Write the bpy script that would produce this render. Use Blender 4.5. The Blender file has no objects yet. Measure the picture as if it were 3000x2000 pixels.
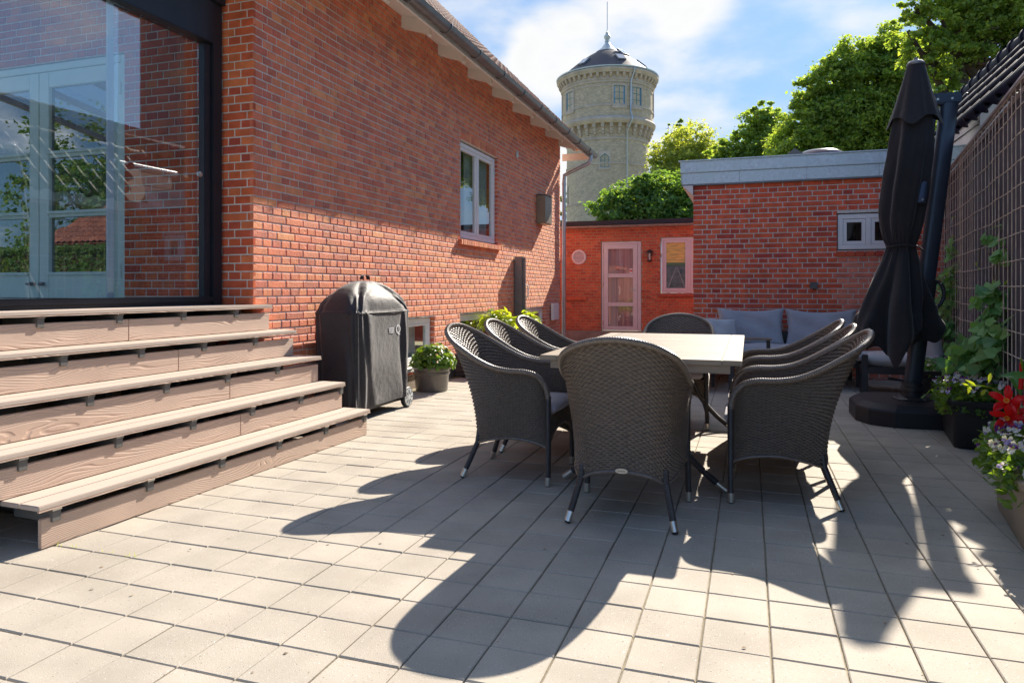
import bpy, bmesh, math, random
import numpy as np
from mathutils import Vector, Matrix
R = math.radians
rnd = random.Random(7)
rng = np.random.default_rng(5)
SC = bpy.context.scene
COL = SC.collection

# ------------------------------------------------------------------ camera, sky, sun, exposure
TH = R(18.55); FPX = 2069.0; HOR = 848.0; CAMH = 1.14
cs, sn = math.cos(TH), math.sin(TH)
cam = bpy.data.cameras.new('camera'); camo = bpy.data.objects.new('camera', cam); COL.objects.link(camo)
cam.lens = 36*FPX/3000; cam.sensor_width = 36; cam.shift_y = -(1000-HOR)/3000
cam.clip_start = .05; cam.clip_end = 2000
camo.location = (0, 0, CAMH); camo.rotation_euler = (R(90), 0, TH)
SC.camera = camo
SUN_EL, SUN_AZ = 35.0, 13.2
world = bpy.data.worlds.new('World'); SC.world = world; world.use_nodes = True
SUNV = Vector((math.sin(R(SUN_AZ))*math.cos(R(SUN_EL)), math.cos(R(SUN_AZ))*math.cos(R(SUN_EL)), math.sin(R(SUN_EL))))
sl = bpy.data.lights.new('sun', 'SUN'); slo = bpy.data.objects.new('sun', sl); COL.objects.link(slo)
sl.energy = 2.5; sl.angle = R(.55); sl.color = (1, .905, .78)
slo.rotation_euler = SUNV.to_track_quat('Z', 'Y').to_euler()
vs = SC.view_settings
vs.view_transform = 'Standard'; vs.look = 'None'; vs.gamma = 1; vs.exposure = 2.08
vs.use_curve_mapping = False
SKY_STRENGTH = .10

def pixdir(px, py):
    v = Vector(((px-1500)/FPX, 1.0, (HOR-py)/FPX))
    v = Vector((v.x*cs-v.y*sn, v.x*sn+v.y*cs, v.z)); return v.normalized()
def at(px, Z, py=None):
    xc = (px-1500)/FPX*Z
    x, y = xc*cs-Z*sn, xc*sn+Z*cs
    if py is None: return x, y
    return x, y, CAMH+(HOR-py)/FPX*Z
def depth(x, y): return -x*sn+y*cs
def pix(x, y, z):
    Z = depth(x, y); xc = x*cs+y*sn
    return 1500+FPX*xc/Z, HOR-FPX*(z-CAMH)/Z

def build_world():
    nt = world.node_tree; N = nt.nodes; L = nt.links; N.clear()
    out = N.new('ShaderNodeOutputWorld'); bg = N.new('ShaderNodeBackground')
    sky = N.new('ShaderNodeTexSky'); sky.sky_type = 'NISHITA'; sky.sun_disc = False
    sky.sun_elevation = R(SUN_EL); sky.sun_rotation = R(SUN_AZ); sky.air_density = 1.1; sky.dust_density = .6; sky.ozone_density = 2.2
    tc = N.new('ShaderNodeTexCoord')
    def math_(op, a, b=None, clamp=False):
        m = N.new('ShaderNodeMath'); m.operation = op; m.use_clamp = clamp
        for i, v in enumerate((a, b)):
            if v is None: continue
            if isinstance(v, (int, float)): m.inputs[i].default_value = v
            else: L.new(v, m.inputs[i])
        return m.outputs[0]
    sep = N.new('ShaderNodeSeparateXYZ'); L.new(tc.outputs['Generated'], sep.inputs[0])
    zz = math_('ADD', math_('MAXIMUM', sep.outputs[2], 0.0), .12)
    comb = N.new('ShaderNodeCombineXYZ')
    L.new(math_('DIVIDE', sep.outputs[0], zz), comb.inputs[0]); L.new(math_('DIVIDE', sep.outputs[1], zz), comb.inputs[1])
    n1 = N.new('ShaderNodeTexNoise'); n1.inputs['Scale'].default_value = 1.35; n1.inputs['Detail'].default_value = 7; n1.inputs['Roughness'].default_value = .58
    n1.inputs['Distortion'].default_value = .25
    L.new(comb.outputs[0], n1.inputs['Vector'])
    n3 = N.new('ShaderNodeTexNoise'); n3.inputs['Scale'].default_value = 7.5; n3.inputs['Detail'].default_value = 6
    mp = N.new('ShaderNodeMapping'); mp.inputs['Scale'].default_value = (1, 1, 2.2)
    L.new(tc.outputs['Generated'], mp.inputs[0]); L.new(mp.outputs[0], n3.inputs['Vector'])
    tot = math_('ADD', math_('MULTIPLY', n1.outputs[0], .40), math_('MULTIPLY', n3.outputs[0], .75))
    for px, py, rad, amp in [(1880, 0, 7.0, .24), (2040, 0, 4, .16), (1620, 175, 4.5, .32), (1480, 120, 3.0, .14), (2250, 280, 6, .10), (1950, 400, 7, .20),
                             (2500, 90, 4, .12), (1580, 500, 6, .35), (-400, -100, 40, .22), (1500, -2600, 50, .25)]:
        d = pixdir(px, py); vm = N.new('ShaderNodeVectorMath'); vm.operation = 'DOT_PRODUCT'
        nv = N.new('ShaderNodeVectorMath'); nv.operation = 'NORMALIZE'; L.new(tc.outputs['Generated'], nv.inputs[0])
        L.new(nv.outputs[0], vm.inputs[0]); vm.inputs[1].default_value = d
        mr = N.new('ShaderNodeMapRange'); mr.interpolation_type = 'SMOOTHSTEP'
        mr.inputs['From Min'].default_value = math.cos(R(rad)); mr.inputs['From Max'].default_value = 1; mr.inputs['To Max'].default_value = amp
        L.new(vm.outputs['Value'], mr.inputs['Value']); tot = math_('ADD', tot, mr.outputs[0])
    rp = N.new('ShaderNodeMapRange'); rp.interpolation_type = 'SMOOTHSTEP'
    rp.inputs['From Min'].default_value = .555; rp.inputs['From Max'].default_value = .98; rp.inputs['To Max'].default_value = .93
    L.new(tot, rp.inputs['Value'])
    # cloud body a little greyer where it is thick
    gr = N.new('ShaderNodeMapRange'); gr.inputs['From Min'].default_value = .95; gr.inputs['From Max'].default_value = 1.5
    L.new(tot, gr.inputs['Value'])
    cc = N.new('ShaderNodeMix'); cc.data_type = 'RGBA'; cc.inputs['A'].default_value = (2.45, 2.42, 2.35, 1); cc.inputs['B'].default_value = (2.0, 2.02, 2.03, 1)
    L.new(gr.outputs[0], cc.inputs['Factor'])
    # soft shoulder for the very bright part round the sun, the same over the whole dome
    k1 = N.new('ShaderNodeVectorMath'); k1.operation = 'MULTIPLY_ADD'; L.new(sky.outputs[0], k1.inputs[0]); k1.inputs[1].default_value = (1/4.2,)*3; k1.inputs[2].default_value = (1, 1, 1)
    k2 = N.new('ShaderNodeVectorMath'); k2.operation = 'DIVIDE'; L.new(sky.outputs[0], k2.inputs[0]); L.new(k1.outputs[0], k2.inputs[1])
    k3 = N.new('ShaderNodeVectorMath'); k3.operation = 'MULTIPLY'; L.new(k2.outputs[0], k3.inputs[0]); k3.inputs[1].default_value = (.37, .575, .86)
    # clouds opposite the sun, out of view, brightened as added fill for shade
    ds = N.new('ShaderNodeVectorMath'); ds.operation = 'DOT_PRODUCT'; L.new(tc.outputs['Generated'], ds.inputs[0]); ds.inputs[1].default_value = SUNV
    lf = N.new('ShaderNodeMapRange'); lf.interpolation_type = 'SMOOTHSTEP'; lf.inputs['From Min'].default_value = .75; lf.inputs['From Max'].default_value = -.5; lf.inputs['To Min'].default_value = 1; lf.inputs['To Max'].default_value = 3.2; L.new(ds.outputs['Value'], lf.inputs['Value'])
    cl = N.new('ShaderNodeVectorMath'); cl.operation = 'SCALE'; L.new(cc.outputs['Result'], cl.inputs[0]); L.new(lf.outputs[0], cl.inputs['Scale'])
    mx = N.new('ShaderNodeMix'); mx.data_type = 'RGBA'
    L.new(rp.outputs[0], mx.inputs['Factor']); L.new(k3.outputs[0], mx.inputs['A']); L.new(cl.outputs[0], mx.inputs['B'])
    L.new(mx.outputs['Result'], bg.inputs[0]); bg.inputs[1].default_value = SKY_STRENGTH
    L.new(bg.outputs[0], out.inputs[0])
build_world()

# ------------------------------------------------------------------ materials
def col4(c): return (c[0], c[1], c[2], 1)
def pmat(name, col, rough=.6, metal=0., var=0., nscale=8., bump=0., bscale=40., pal=None, spec=.5, detail=5, stretch=None, trans=0., coat=0.,
         dirt=None, coord='Object', bdist=.01, sheen=0., fleck=None):
    m = bpy.data.materials.new(name); m.use_nodes = True
    nt = m.node_tree; N = nt.nodes; L = nt.links; b = N['Principled BSDF']; out = N['Material Output']
    b.inputs['Roughness'].default_value = rough; b.inputs['Metallic'].default_value = metal
    b.inputs['Specular IOR Level'].default_value = spec
    if coat: b.inputs['Coat Weight'].default_value = coat; b.inputs['Coat Roughness'].default_value = .05
    if sheen: b.inputs['Sheen Weight'].default_value = sheen
    tc = N.new('ShaderNodeTexCoord')
    vec = N.new('ShaderNodeNewGeometry').outputs['Position'] if coord == 'World' else tc.outputs[coord]
    vec0 = vec
    if stretch:
        mp = N.new('ShaderNodeMapping'); mp.inputs['Scale'].default_value = stretch; L.new(vec, mp.inputs[0]); vec = mp.outputs[0]
    csock = None
    if pal:
        oi = N.new('ShaderNodeObjectInfo'); ge = N.new('ShaderNodeNewGeometry')
        a = N.new('ShaderNodeMath'); a.operation = 'ADD'; L.new(oi.outputs['Random'], a.inputs[0]); L.new(ge.outputs['Random Per Island'], a.inputs[1])
        f = N.new('ShaderNodeMath'); f.operation = 'FRACT'; L.new(a.outputs[0], f.inputs[0])
        r = N.new('ShaderNodeValToRGB'); r.color_ramp.interpolation = 'LINEAR'
        els = r.color_ramp.elements
        while len(els) < len(pal): els.new(.5)
        for i, c in enumerate(pal): els[i].position = i/(len(pal)-1); els[i].color = col4(c)
        L.new(f.outputs[0], r.inputs[0]); csock = r.outputs[0]
    if var:
        n = N.new('ShaderNodeTexNoise'); n.inputs['Scale'].default_value = nscale; n.inputs['Detail'].default_value = detail
        L.new(vec, n.inputs['Vector'])
        mr = N.new('ShaderNodeMapRange'); mr.inputs['From Min'].default_value = .3; mr.inputs['From Max'].default_value = .7
        mr.inputs['To Min'].default_value = 1-var; mr.inputs['To Max'].default_value = 1+var; L.new(n.outputs[0], mr.inputs['Value'])
        mx = N.new('ShaderNodeMix'); mx.data_type = 'RGBA'; mx.blend_type = 'MULTIPLY'; mx.inputs['Factor'].default_value = 1
        if csock: L.new(csock, mx.inputs['A'])
        else: mx.inputs['A'].default_value = col4(col)
        L.new(mr.outputs[0], mx.inputs['B']); csock = mx.outputs['Result']
    if dirt:
        dc, dscale, dlo, dhi = dirt
        n = N.new('ShaderNodeTexNoise'); n.inputs['Scale'].default_value = dscale; n.inputs['Detail'].default_value = 6; L.new(vec0, n.inputs['Vector'])
        mr = N.new('ShaderNodeMapRange'); mr.inputs['From Min'].default_value = dlo; mr.inputs['From Max'].default_value = dhi; L.new(n.outputs[0], mr.inputs['Value'])
        mx = N.new('ShaderNodeMix'); mx.data_type = 'RGBA'; L.new(mr.outputs[0], mx.inputs['Factor'])
        if csock: L.new(csock, mx.inputs['A'])
        else: mx.inputs['A'].default_value = col4(col)
        mx.inputs['B'].default_value = col4(dc); csock = mx.outputs['Result']
    if fleck:
        for fc, fsc, lo, hi in fleck:
            n = N.new('ShaderNodeTexNoise'); n.inputs['Scale'].default_value = fsc; n.inputs['Detail'].default_value = 2; L.new(vec0, n.inputs['Vector'])
            mr = N.new('ShaderNodeMapRange'); mr.inputs['From Min'].default_value = lo; mr.inputs['From Max'].default_value = hi; L.new(n.outputs[0], mr.inputs['Value'])
            mx = N.new('ShaderNodeMix'); mx.data_type = 'RGBA'; L.new(mr.outputs[0], mx.inputs['Factor']); L.new(csock, mx.inputs['A']); mx.inputs['B'].default_value = col4(fc); csock = mx.outputs['Result']
    if csock: L.new(csock, b.inputs['Base Color'])
    else: b.inputs['Base Color'].default_value = col4(col)
    if bump:
        n = N.new('ShaderNodeTexNoise'); n.inputs['Scale'].default_value = bscale; n.inputs['Detail'].default_value = 6; n.inputs['Roughness'].default_value = .6
        L.new(vec, n.inputs['Vector'])
        bp = N.new('ShaderNodeBump'); bp.inputs['Strength'].default_value = bump; bp.inputs['Distance'].default_value = bdist
        L.new(n.outputs[0], bp.inputs['Height']); L.new(bp.outputs[0], b.inputs['Normal'])
    if trans:
        t = N.new('ShaderNodeBsdfTranslucent'); ms = N.new('ShaderNodeMixShader'); ms.inputs[0].default_value = trans
        if csock:
            hs = N.new('ShaderNodeMix'); hs.data_type = 'RGBA'; hs.blend_type = 'MULTIPLY'; hs.inputs['Factor'].default_value = 1
            L.new(csock, hs.inputs['A']); hs.inputs['B'].default_value = (2.6, 2.2, .6, 1); hs.clamp_result = False
            L.new(hs.outputs['Result'], t.inputs[0])
        else: t.inputs[0].default_value = (min(1, col[0]*1.9), min(1, col[1]*1.75), col[2]*.45, 1)
        L.new(b.outputs[0], ms.inputs[1]); L.new(t.outputs[0], ms.inputs[2]); L.new(ms.outputs[0], out.inputs[0])
    return m
def glassmat(name, tint=(.93, .97, .95), rough=0., ior=1.5, boost=1.0):
    m = bpy.data.materials.new(name); m.use_nodes = True
    nt = m.node_tree; N = nt.nodes; L = nt.links; N.clear()
    out = N.new('ShaderNodeOutputMaterial'); t = N.new('ShaderNodeBsdfTransparent'); g = N.new('ShaderNodeBsdfGlossy')
    t.inputs[0].default_value = col4(tint); g.inputs['Roughness'].default_value = rough
    fr = N.new('ShaderNodeFresnel'); ge = N.new('ShaderNodeNewGeometry'); io = N.new('ShaderNodeMapRange'); L.new(ge.outputs['Backfacing'], io.inputs['Value']); io.inputs['To Min'].default_value = ior; io.inputs['To Max'].default_value = 1/ior; L.new(io.outputs[0], fr.inputs[0])
    mu = N.new('ShaderNodeMath'); mu.operation = 'MULTIPLY'; mu.use_clamp = True; mu.inputs[1].default_value = boost; L.new(fr.outputs[0], mu.inputs[0])
    ms = N.new('ShaderNodeMixShader'); L.new(mu.outputs[0], ms.inputs[0]); L.new(t.outputs[0], ms.inputs[1]); L.new(g.outputs[0], ms.inputs[2])
    L.new(ms.outputs[0], out.inputs[0]); return m

# rustic brick: pitted face
def brickmat(name, pal, pit=.6, soot=None, rough=.85, spec=.3, sheen=0):
    m = pmat(name, pal[0], rough=rough, var=.20, nscale=9, pal=pal, spec=spec, dirt=soot, coord='World', sheen=sheen)
    m.node_tree.nodes['Principled BSDF'].inputs['Sheen Tint'].default_value = (1, .8, .55, 1)
    nt = m.node_tree; N = nt.nodes; L = nt.links; b = N['Principled BSDF']; tc = N.new('ShaderNodeTexCoord')
    vo = N.new('ShaderNodeTexNoise'); vo.inputs['Scale'].default_value = 55; vo.inputs['Detail'].default_value = 3
    mp = N.new('ShaderNodeMapping'); mp.inputs['Scale'].default_value = (1, 1, .7)
    L.new(tc.outputs['Object'], mp.inputs[0]); L.new(mp.outputs[0], vo.inputs['Vector'])
    mr = N.new('ShaderNodeMapRange'); mr.inputs['From Min'].default_value = .30; mr.inputs['From Max'].default_value = .45; L.new(vo.outputs[0], mr.inputs['Value'])
    n2 = N.new('ShaderNodeTexNoise'); n2.inputs['Scale'].default_value = 160; n2.inputs['Detail'].default_value = 4; L.new(tc.outputs['Object'], n2.inputs['Vector'])
    ad = N.new('ShaderNodeMath'); ad.operation = 'MULTIPLY_ADD'; ad.inputs[1].default_value = .35; L.new(n2.outputs[0], ad.inputs[0]); L.new(mr.outputs[0], ad.inputs[2])
    bp = N.new('ShaderNodeBump'); bp.inputs['Strength'].default_value = pit; bp.inputs['Distance'].default_value = .004
    L.new(ad.outputs[0], bp.inputs['Height']); L.new(bp.outputs[0], b.inputs['Normal'])
    return m

M = {}
M['brick_a'] = brickmat('rustic_red_brick', [(.70, .15, .065), (.76, .21, .085), (.64, .12, .06), (.78, .28, .11), (.72, .17, .075), (.54, .10, .065), (.76, .23, .12), (.68, .14, .07), (.46, .11, .075), (.74, .19, .085)], .8, rough=.62, spec=.5, sheen=.42)
M['brick_g'] = brickmat('smooth_red_brick', [(.56, .10, .04), (.64, .14, .05), (.48, .08, .04), (.66, .18, .065), (.58, .11, .045), (.40, .07, .045)], .3)
M['brick_s'] = brickmat('annex_brick', [(.72, .125, .06), (.78, .155, .07), (.63, .105, .055), (.76, .15, .06), (.48, .075, .055), (.78, .17, .08)], .45)
M['brick_m'] = brickmat('back_building_brick', [(.56, .14, .07), (.60, .17, .08), (.48, .115, .065), (.58, .15, .07), (.40, .09, .06)], .3)
M['brick_p'] = brickmat('paler_infill_brick', [(.78, .24, .15), (.82, .28, .18), (.72, .20, .13), (.80, .25, .15)], .35)
M['mortar'] = pmat('mortar', (.68, .64, .58), .95, var=.15, nscale=20, bump=.5, bscale=90)
M['mortar_y'] = pmat('mortar_ochre', (.46, .34, .22), .95, var=.15, nscale=20, bump=.5, bscale=90)
M['paver'] = pmat('concrete_paver', (.33, .30, .26), .82, var=.12, nscale=3.5, bump=.5, bscale=230, fleck=[((.62, .60, .56), 150, .66, .72), ((.16, .14, .12), 120, .67, .73), ((.52, .50, .47), 42, .74, .76)], pal=[(.40, .355, .295), (.42, .375, .31), (.385, .345, .285), (.405, .362, .30), (.435, .388, .32)], bdist=.003,
                  dirt=((.29, .25, .20), 1.6, .50, .85), coord='World')
M['sand'] = pmat('joint_sand', (.27, .23, .15), .95, var=.3, nscale=30, bump=.6, bscale=150)
M['ground'] = pmat('ground', (.16, .17, .09), .95, var=.3, nscale=.6)
M['zinc'] = pmat('zinc_sheet', (.56, .61, .64), .45, metal=.5, var=.14, nscale=30, bump=.05, bscale=60, dirt=((.55, .62, .63), 5, .45, .7))
M['zincd'] = pmat('dark_zinc', (.19, .20, .22), .42, metal=.6, var=.12, nscale=12)
M['galv'] = pmat('galvanised_pipe', (.50, .52, .54), .35, metal=.85, var=.1, nscale=10)
M['white'] = pmat('white_paint', (.82, .81, .80), .45, var=.03, nscale=6)
M['cream'] = pmat('cream_paint', (.82, .77, .67), .55, var=.05, nscale=5)
M['pinkwhite'] = pmat('aged_white_paint', (.72, .66, .66), .5, var=.04, nscale=6)
M['render'] = pmat('white_render', (.74, .70, .66), .9, var=.06, nscale=3, bump=.3, bscale=40)
M['navy'] = pmat('dark_aluminium', (.022, .026, .036), .38, metal=.3, var=.1, nscale=5)
M['navyl'] = pmat('blue_grey_aluminium', (.045, .06, .09), .35, metal=.35, var=.12, nscale=5)
M['anthr'] = pmat('anthracite_metal', (.05, .052, .06), .4, metal=.3, var=.1, nscale=5)
M['black'] = pmat('black_plastic', (.018, .018, .022), .5, var=.2, nscale=6, bump=.15, bscale=120)
M['glass'] = glassmat('glass', (.90, .96, .94))
M['glassf'] = glassmat('front_glass', (.96, .99, .99), boost=3.8)
M['glassr'] = glassmat('window_glass', (.85, .9, .88), boost=2.2)
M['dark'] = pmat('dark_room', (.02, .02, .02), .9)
M['curtain'] = pmat('pale_curtain', (.45, .47, .44), .9, var=.25, nscale=10, stretch=(1, 12, .3))
M['mint'] = pmat('mint_paint', (.66, .80, .75), .42, var=.03, nscale=5)
M['concrete'] = pmat('plinth_concrete', (.30, .25, .20), .95, var=.2, nscale=6, bump=.5, bscale=60)
M['roofred'] = pmat('red_roof_tile', (.26, .085, .06), .6, var=.3, nscale=20, pal=[(.28, .09, .06), (.2, .07, .055), (.33, .12, .085)])
M['bitumen'] = pmat('bitumen', (.035, .035, .04), .8, var=.2, nscale=10)
M['wickerd'] = pmat('black_wicker_wrap', (.035, .03, .032), .35, var=.2, nscale=40, spec=.6)
M['wicker'] = pmat('dark_wicker', (.145, .112, .088), .30, var=.25, nscale=60, spec=.7)
M['steel'] = pmat('brushed_steel_tip', (.62, .60, .56), .3, metal=.9)
M['cush'] = pmat('grey_lilac_cushion', (.44, .40, .45), .95, var=.06, nscale=8, bump=.3, bscale=300, sheen=.3, bdist=.002)
M['sofac'] = pmat('light_grey_fabric', (.40, .41, .45), .95, var=.07, nscale=6, bump=.5, bscale=9, sheen=.3, bdist=.02)
M['pillow'] = pmat('pale_pillow_fabric', (.52, .52, .54), .95, var=.06, nscale=6, bump=.3, bscale=12, sheen=.3, bdist=.02)
M['teak'] = pmat('weathered_teak', (.36, .30, .23), .5, var=.22, nscale=7, stretch=(.6, 30, 30), bump=.1, bscale=30, pal=[(.27, .21, .15), (.23, .175, .125), (.30, .24, .175), (.25, .195, .14)])
M['cover'] = pmat('grill_cover_fabric', (.020, .018, .021), .6, var=.15, nscale=9, bump=.6, bscale=16, bdist=.012, spec=.5, sheen=.3)
M['canopy'] = pmat('parasol_fabric', (.013, .012, .015), .85, var=.2, nscale=6, bump=.5, bscale=14, bdist=.012, sheen=.2)
M['felt'] = pmat('dark_felt_screen', (.075, .068, .088), .9, var=.18, nscale=4, bump=.5, bscale=60)
M['wire'] = pmat('rusted_wire', (.62, .55, .47), .5, metal=.2, var=.25, nscale=18)
M['potg'] = pmat('glazed_brown_pot', (.13, .115, .10), .35, var=.25, nscale=5, coat=.4)
M['taupe'] = pmat('taupe_plastic', (.36, .27, .19), .4, var=.1, nscale=5)
M['soil'] = pmat('soil', (.05, .035, .025), .95, var=.4, nscale=30, bump=1, bscale=60)
M['leafh'] = pmat('hydrangea_leaf', (.10, .2, .035), .45, trans=.35, pal=[(.10, .19, .03), (.14, .25, .04), (.07, .15, .03)])
M['leafd'] = pmat('dark_vine_leaf', (.05, .15, .05), .4, trans=.3, pal=[(.13, .30, .10), (.18, .38, .12), (.09, .23, .09)])
M['leafy'] = pmat('yellow_green_leaf', (.26, .38, .04), .45, trans=.4, pal=[(.25, .36, .04), (.34, .44, .06), (.18, .29, .04)])
M['leafm'] = pmat('mandevilla_leaf', (.05, .17, .04), .3, trans=.25, pal=[(.05, .16, .04), (.08, .22, .045), (.04, .12, .06)])
M['tree1'] = pmat('oak_leaf', (.06, .13, .02), .5, trans=.55, pal=[(.16, .265, .085), (.22, .33, .10), (.115, .205, .07), (.30, .38, .11)])
M['tree2'] = pmat('light_tree_leaf', (.11, .18, .035), .5, trans=.55, pal=[(.22, .29, .10), (.28, .34, .12), (.17, .24, .09)])
M['tree3'] = pmat('maple_leaf', (.045, .12, .03), .5, trans=.5, pal=[(.085, .19, .07), (.13, .24, .08), (.07, .165, .065), (.20, .28, .07)])
M['bark'] = pmat('bark', (.075, .055, .04), .9, var=.3, nscale=6, bump=.8, bscale=12)
M['stem'] = pmat('stem', (.12, .10, .05), .7)
M['petw'] = pmat('white_petal', (.75, .70, .72), .6, trans=.25)
M['petp'] = pmat('purple_petal', (.14, .01, .16), .6, trans=.1)
M['petl'] = pmat('lilac_petal', (.40, .32, .62), .6, trans=.15)
M['petr'] = pmat('red_petal', (.85, .012, .02), .4, trans=.3)
M['pety'] = pmat('yellow_flower_centre', (.8, .5, .05), .5)
M['lantern'] = pmat('dark_lantern_metal', (.05, .035, .035), .4, metal=.5)
M['towerb'] = None
M['stone'] = pmat('tower_stone', (.55, .45, .37), .9, var=.18, nscale=1.2, bump=.4, bscale=8)
M['slate'] = pmat('slate_roof', (.04, .04, .06), .6, var=.35, nscale=3, stretch=(1, 1, 8))
M['tealf'] = pmat('teal_window_paint', (.10, .24, .26), .5)
M['blacktile'] = pmat('black_glazed_tile', (.004, .006, .02), .62, var=.2, nscale=3, spec=.22)
M['pane'] = pmat('sky_pane', (.13, .24, .42), .06, metal=0, spec=.9, coat=1)  # blue base colour stands in for the sky the panes reflect
M['textw'] = pmat('white_print', (.75, .75, .75), .6)
M['textr'] = pmat('red_print', (.6, .03, .03), .6)
M['amber'] = pmat('amber_sheer_blind', (.85, .55, .08), .7, var=.35, nscale=5, stretch=(1, 1, 8))
M['lace'] = pmat('lace_curtain', (.12, .13, .12), .9, var=.6, nscale=9)
M['orange'] = pmat('orange_gas_bottle', (.5, .12, .02), .4)

def deckmat(name, base, grain):
    m = pmat(name, base, .62, var=.08, nscale=3, spec=.4)
    nt = m.node_tree; N = nt.nodes; L = nt.links; b = N['Principled BSDF']; tc = N.new('ShaderNodeTexCoord')
    oi = N.new('ShaderNodeObjectInfo'); om = N.new('ShaderNodeMath'); om.operation = 'MULTIPLY'; om.inputs[1].default_value = 37; L.new(oi.outputs['Random'], om.inputs[0]); av = N.new('ShaderNodeVectorMath'); av.operation = 'ADD'; L.new(tc.outputs['Object'], av.inputs[0]); L.new(om.outputs[0], av.inputs[1])
    mp = N.new('ShaderNodeMapping'); mp.inputs['Scale'].default_value = (1, .18, 1); L.new(av.outputs[0], mp.inputs[0])
    n0 = N.new('ShaderNodeTexNoise'); n0.inputs['Scale'].default_value = 7; n0.inputs['Detail'].default_value = 1.5; L.new(mp.outputs[0], n0.inputs['Vector'])
    sp = N.new('ShaderNodeSeparateXYZ'); L.new(tc.outputs['Object'], sp.inputs[0])
    a = N.new('ShaderNodeMath'); a.operation = 'MULTIPLY_ADD'; a.inputs[1].default_value = .20; L.new(n0.outputs[0], a.inputs[0]); L.new(sp.outputs[2], a.inputs[2])
    s = N.new('ShaderNodeMath'); s.operation = 'MULTIPLY'; s.inputs[1].default_value = grain; L.new(a.outputs[0], s.inputs[0])
    si = N.new('ShaderNodeMath'); si.operation = 'SINE'; L.new(s.outputs[0], si.inputs[0])
    mr = N.new('ShaderNodeMapRange'); mr.inputs['From Min'].default_value = .2; mr.inputs['From Max'].default_value = .95; L.new(si.outputs[0], mr.inputs['Value'])
    bp = N.new('ShaderNodeBump'); bp.inputs['Strength'].default_value = .5; bp.inputs['Distance'].default_value = .004; bp.invert = True
    L.new(mr.outputs[0], bp.inputs['Height']); L.new(bp.outputs[0], b.inputs['Normal'])
    return m
M['riser'] = deckmat('embossed_composite_board', (.57, .415, .32), 560)
M['tread'] = pmat('composite_tread', (.52, .43, .36), .6, var=.06, nscale=4, stretch=(40, 1, 40), bump=.1, bscale=40)
M['joist'] = pmat('grey_joist', (.13, .125, .115), .7, var=.15, nscale=10)

def towermat():
    m = bpy.data.materials.new('yellow_tower_brick'); m.use_nodes = True
    nt = m.node_tree; N = nt.nodes; L = nt.links; b = N['Principled BSDF']; b.inputs['Roughness'].default_value = .9
    uv = N.new('ShaderNodeTexCoord')
    br = N.new('ShaderNodeTexBrick'); br.inputs['Scale'].default_value = 1
    br.inputs['Color1'].default_value = (.76, .60, .41, 1); br.inputs['Color2'].default_value = (.54, .42, .29, 1); br.inputs['Mortar'].default_value = (.56, .47, .37, 1)
    br.inputs['Mortar Size'].default_value = .012; br.inputs['Brick Width'].default_value = .26; br.inputs['Row Height'].default_value = .085
    L.new(uv.outputs['UV'], br.inputs['Vector'])
    n = N.new('ShaderNodeTexNoise'); n.inputs['Scale'].default_value = 1.6; n.inputs['Detail'].default_value = 9; n.inputs['Roughness'].default_value = .75; L.new(uv.outputs['UV'], n.inputs['Vector'])
    mr = N.new('ShaderNodeMapRange'); mr.inputs['From Min'].default_value = .35; mr.inputs['From Max'].default_value = .68; mr.inputs['To Min'].default_value = .8; mr.inputs['To Max'].default_value = 1.2; L.new(n.outputs[0], mr.inputs['Value'])
    mx = N.new('ShaderNodeMix'); mx.data_type = 'RGBA'; mx.blend_type = 'MULTIPLY'; mx.inputs['Factor'].default_value = 1
    L.new(br.outputs[0], mx.inputs['A']); L.new(mr.outputs[0], mx.inputs['B']); L.new(mx.outputs['Result'], b.inputs['Base Color'])
    bp = N.new('ShaderNodeBump'); bp.inputs['Strength'].default_value = .6; bp.inputs['Distance'].default_value = .04; L.new(br.outputs['Fac'], bp.inputs['Height']); bp.invert = True
    L.new(bp.outputs[0], b.inputs['Normal']); return m
M['towerb'] = towermat()

# ------------------------------------------------------------------ object helpers
def tag(o, label=None, cat=None, group=None, kind=None):
    if label: o['label'] = label
    if cat: o['category'] = cat
    if group: o['group'] = group
    if kind: o['kind'] = kind
    return o
def empty(name, loc=(0, 0, 0), rz=0, label=None, cat=None, group=None):
    o = bpy.data.objects.new(name, None); COL.objects.link(o); o.location = loc; o.rotation_euler = (0, 0, rz)
    o.empty_display_size = .1
    return tag(o, label, cat, group)
def flat(me): me.polygons.foreach_set('use_smooth', np.zeros(len(me.polygons), dtype=bool))
def mesh_np(name, V, F, m, parent=None, smooth=False, uv=None, loc=None, rot=None):
    """V (n,3) array, F: (m,4) or (m,3) array or list of faces"""
    me = bpy.data.meshes.new(name)
    V = np.asarray(V, dtype=np.float32)
    if isinstance(F, np.ndarray):
        me.vertices.add(len(V)); me.vertices.foreach_set('co', V.ravel())
        k = F.shape[1]; me.loops.add(F.size); me.loops.foreach_set('vertex_index', F.ravel().astype(np.int32))
        me.polygons.add(len(F)); me.polygons.foreach_set('loop_start', np.arange(0, F.size, k, dtype=np.int32))
        try: me.polygons.foreach_set('loop_total', np.full(len(F), k, dtype=np.int32))
        except Exception: pass
        me.update(calc_edges=True)
    else:
        me.from_pydata([tuple(v) for v in V.tolist()], [], F); me.update()
    me.polygons.foreach_set('use_smooth', np.full(len(me.polygons), bool(smooth)))
    if uv is not None:
        ul = me.uv_layers.new(name='UVMap'); li = np.empty(len(me.loops), dtype=np.int32); me.loops.foreach_get('vertex_index', li)
        ul.data.foreach_set('uv', np.asarray(uv, dtype=np.float32)[li].ravel())
    me.materials.append(m if not isinstance(m, str) else M[m])
    o = bpy.data.objects.new(name, me); COL.objects.link(o)
    if parent: o.parent = parent
    if loc is not None: o.location = loc
    if rot is not None: o.rotation_euler = rot
    return o
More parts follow.
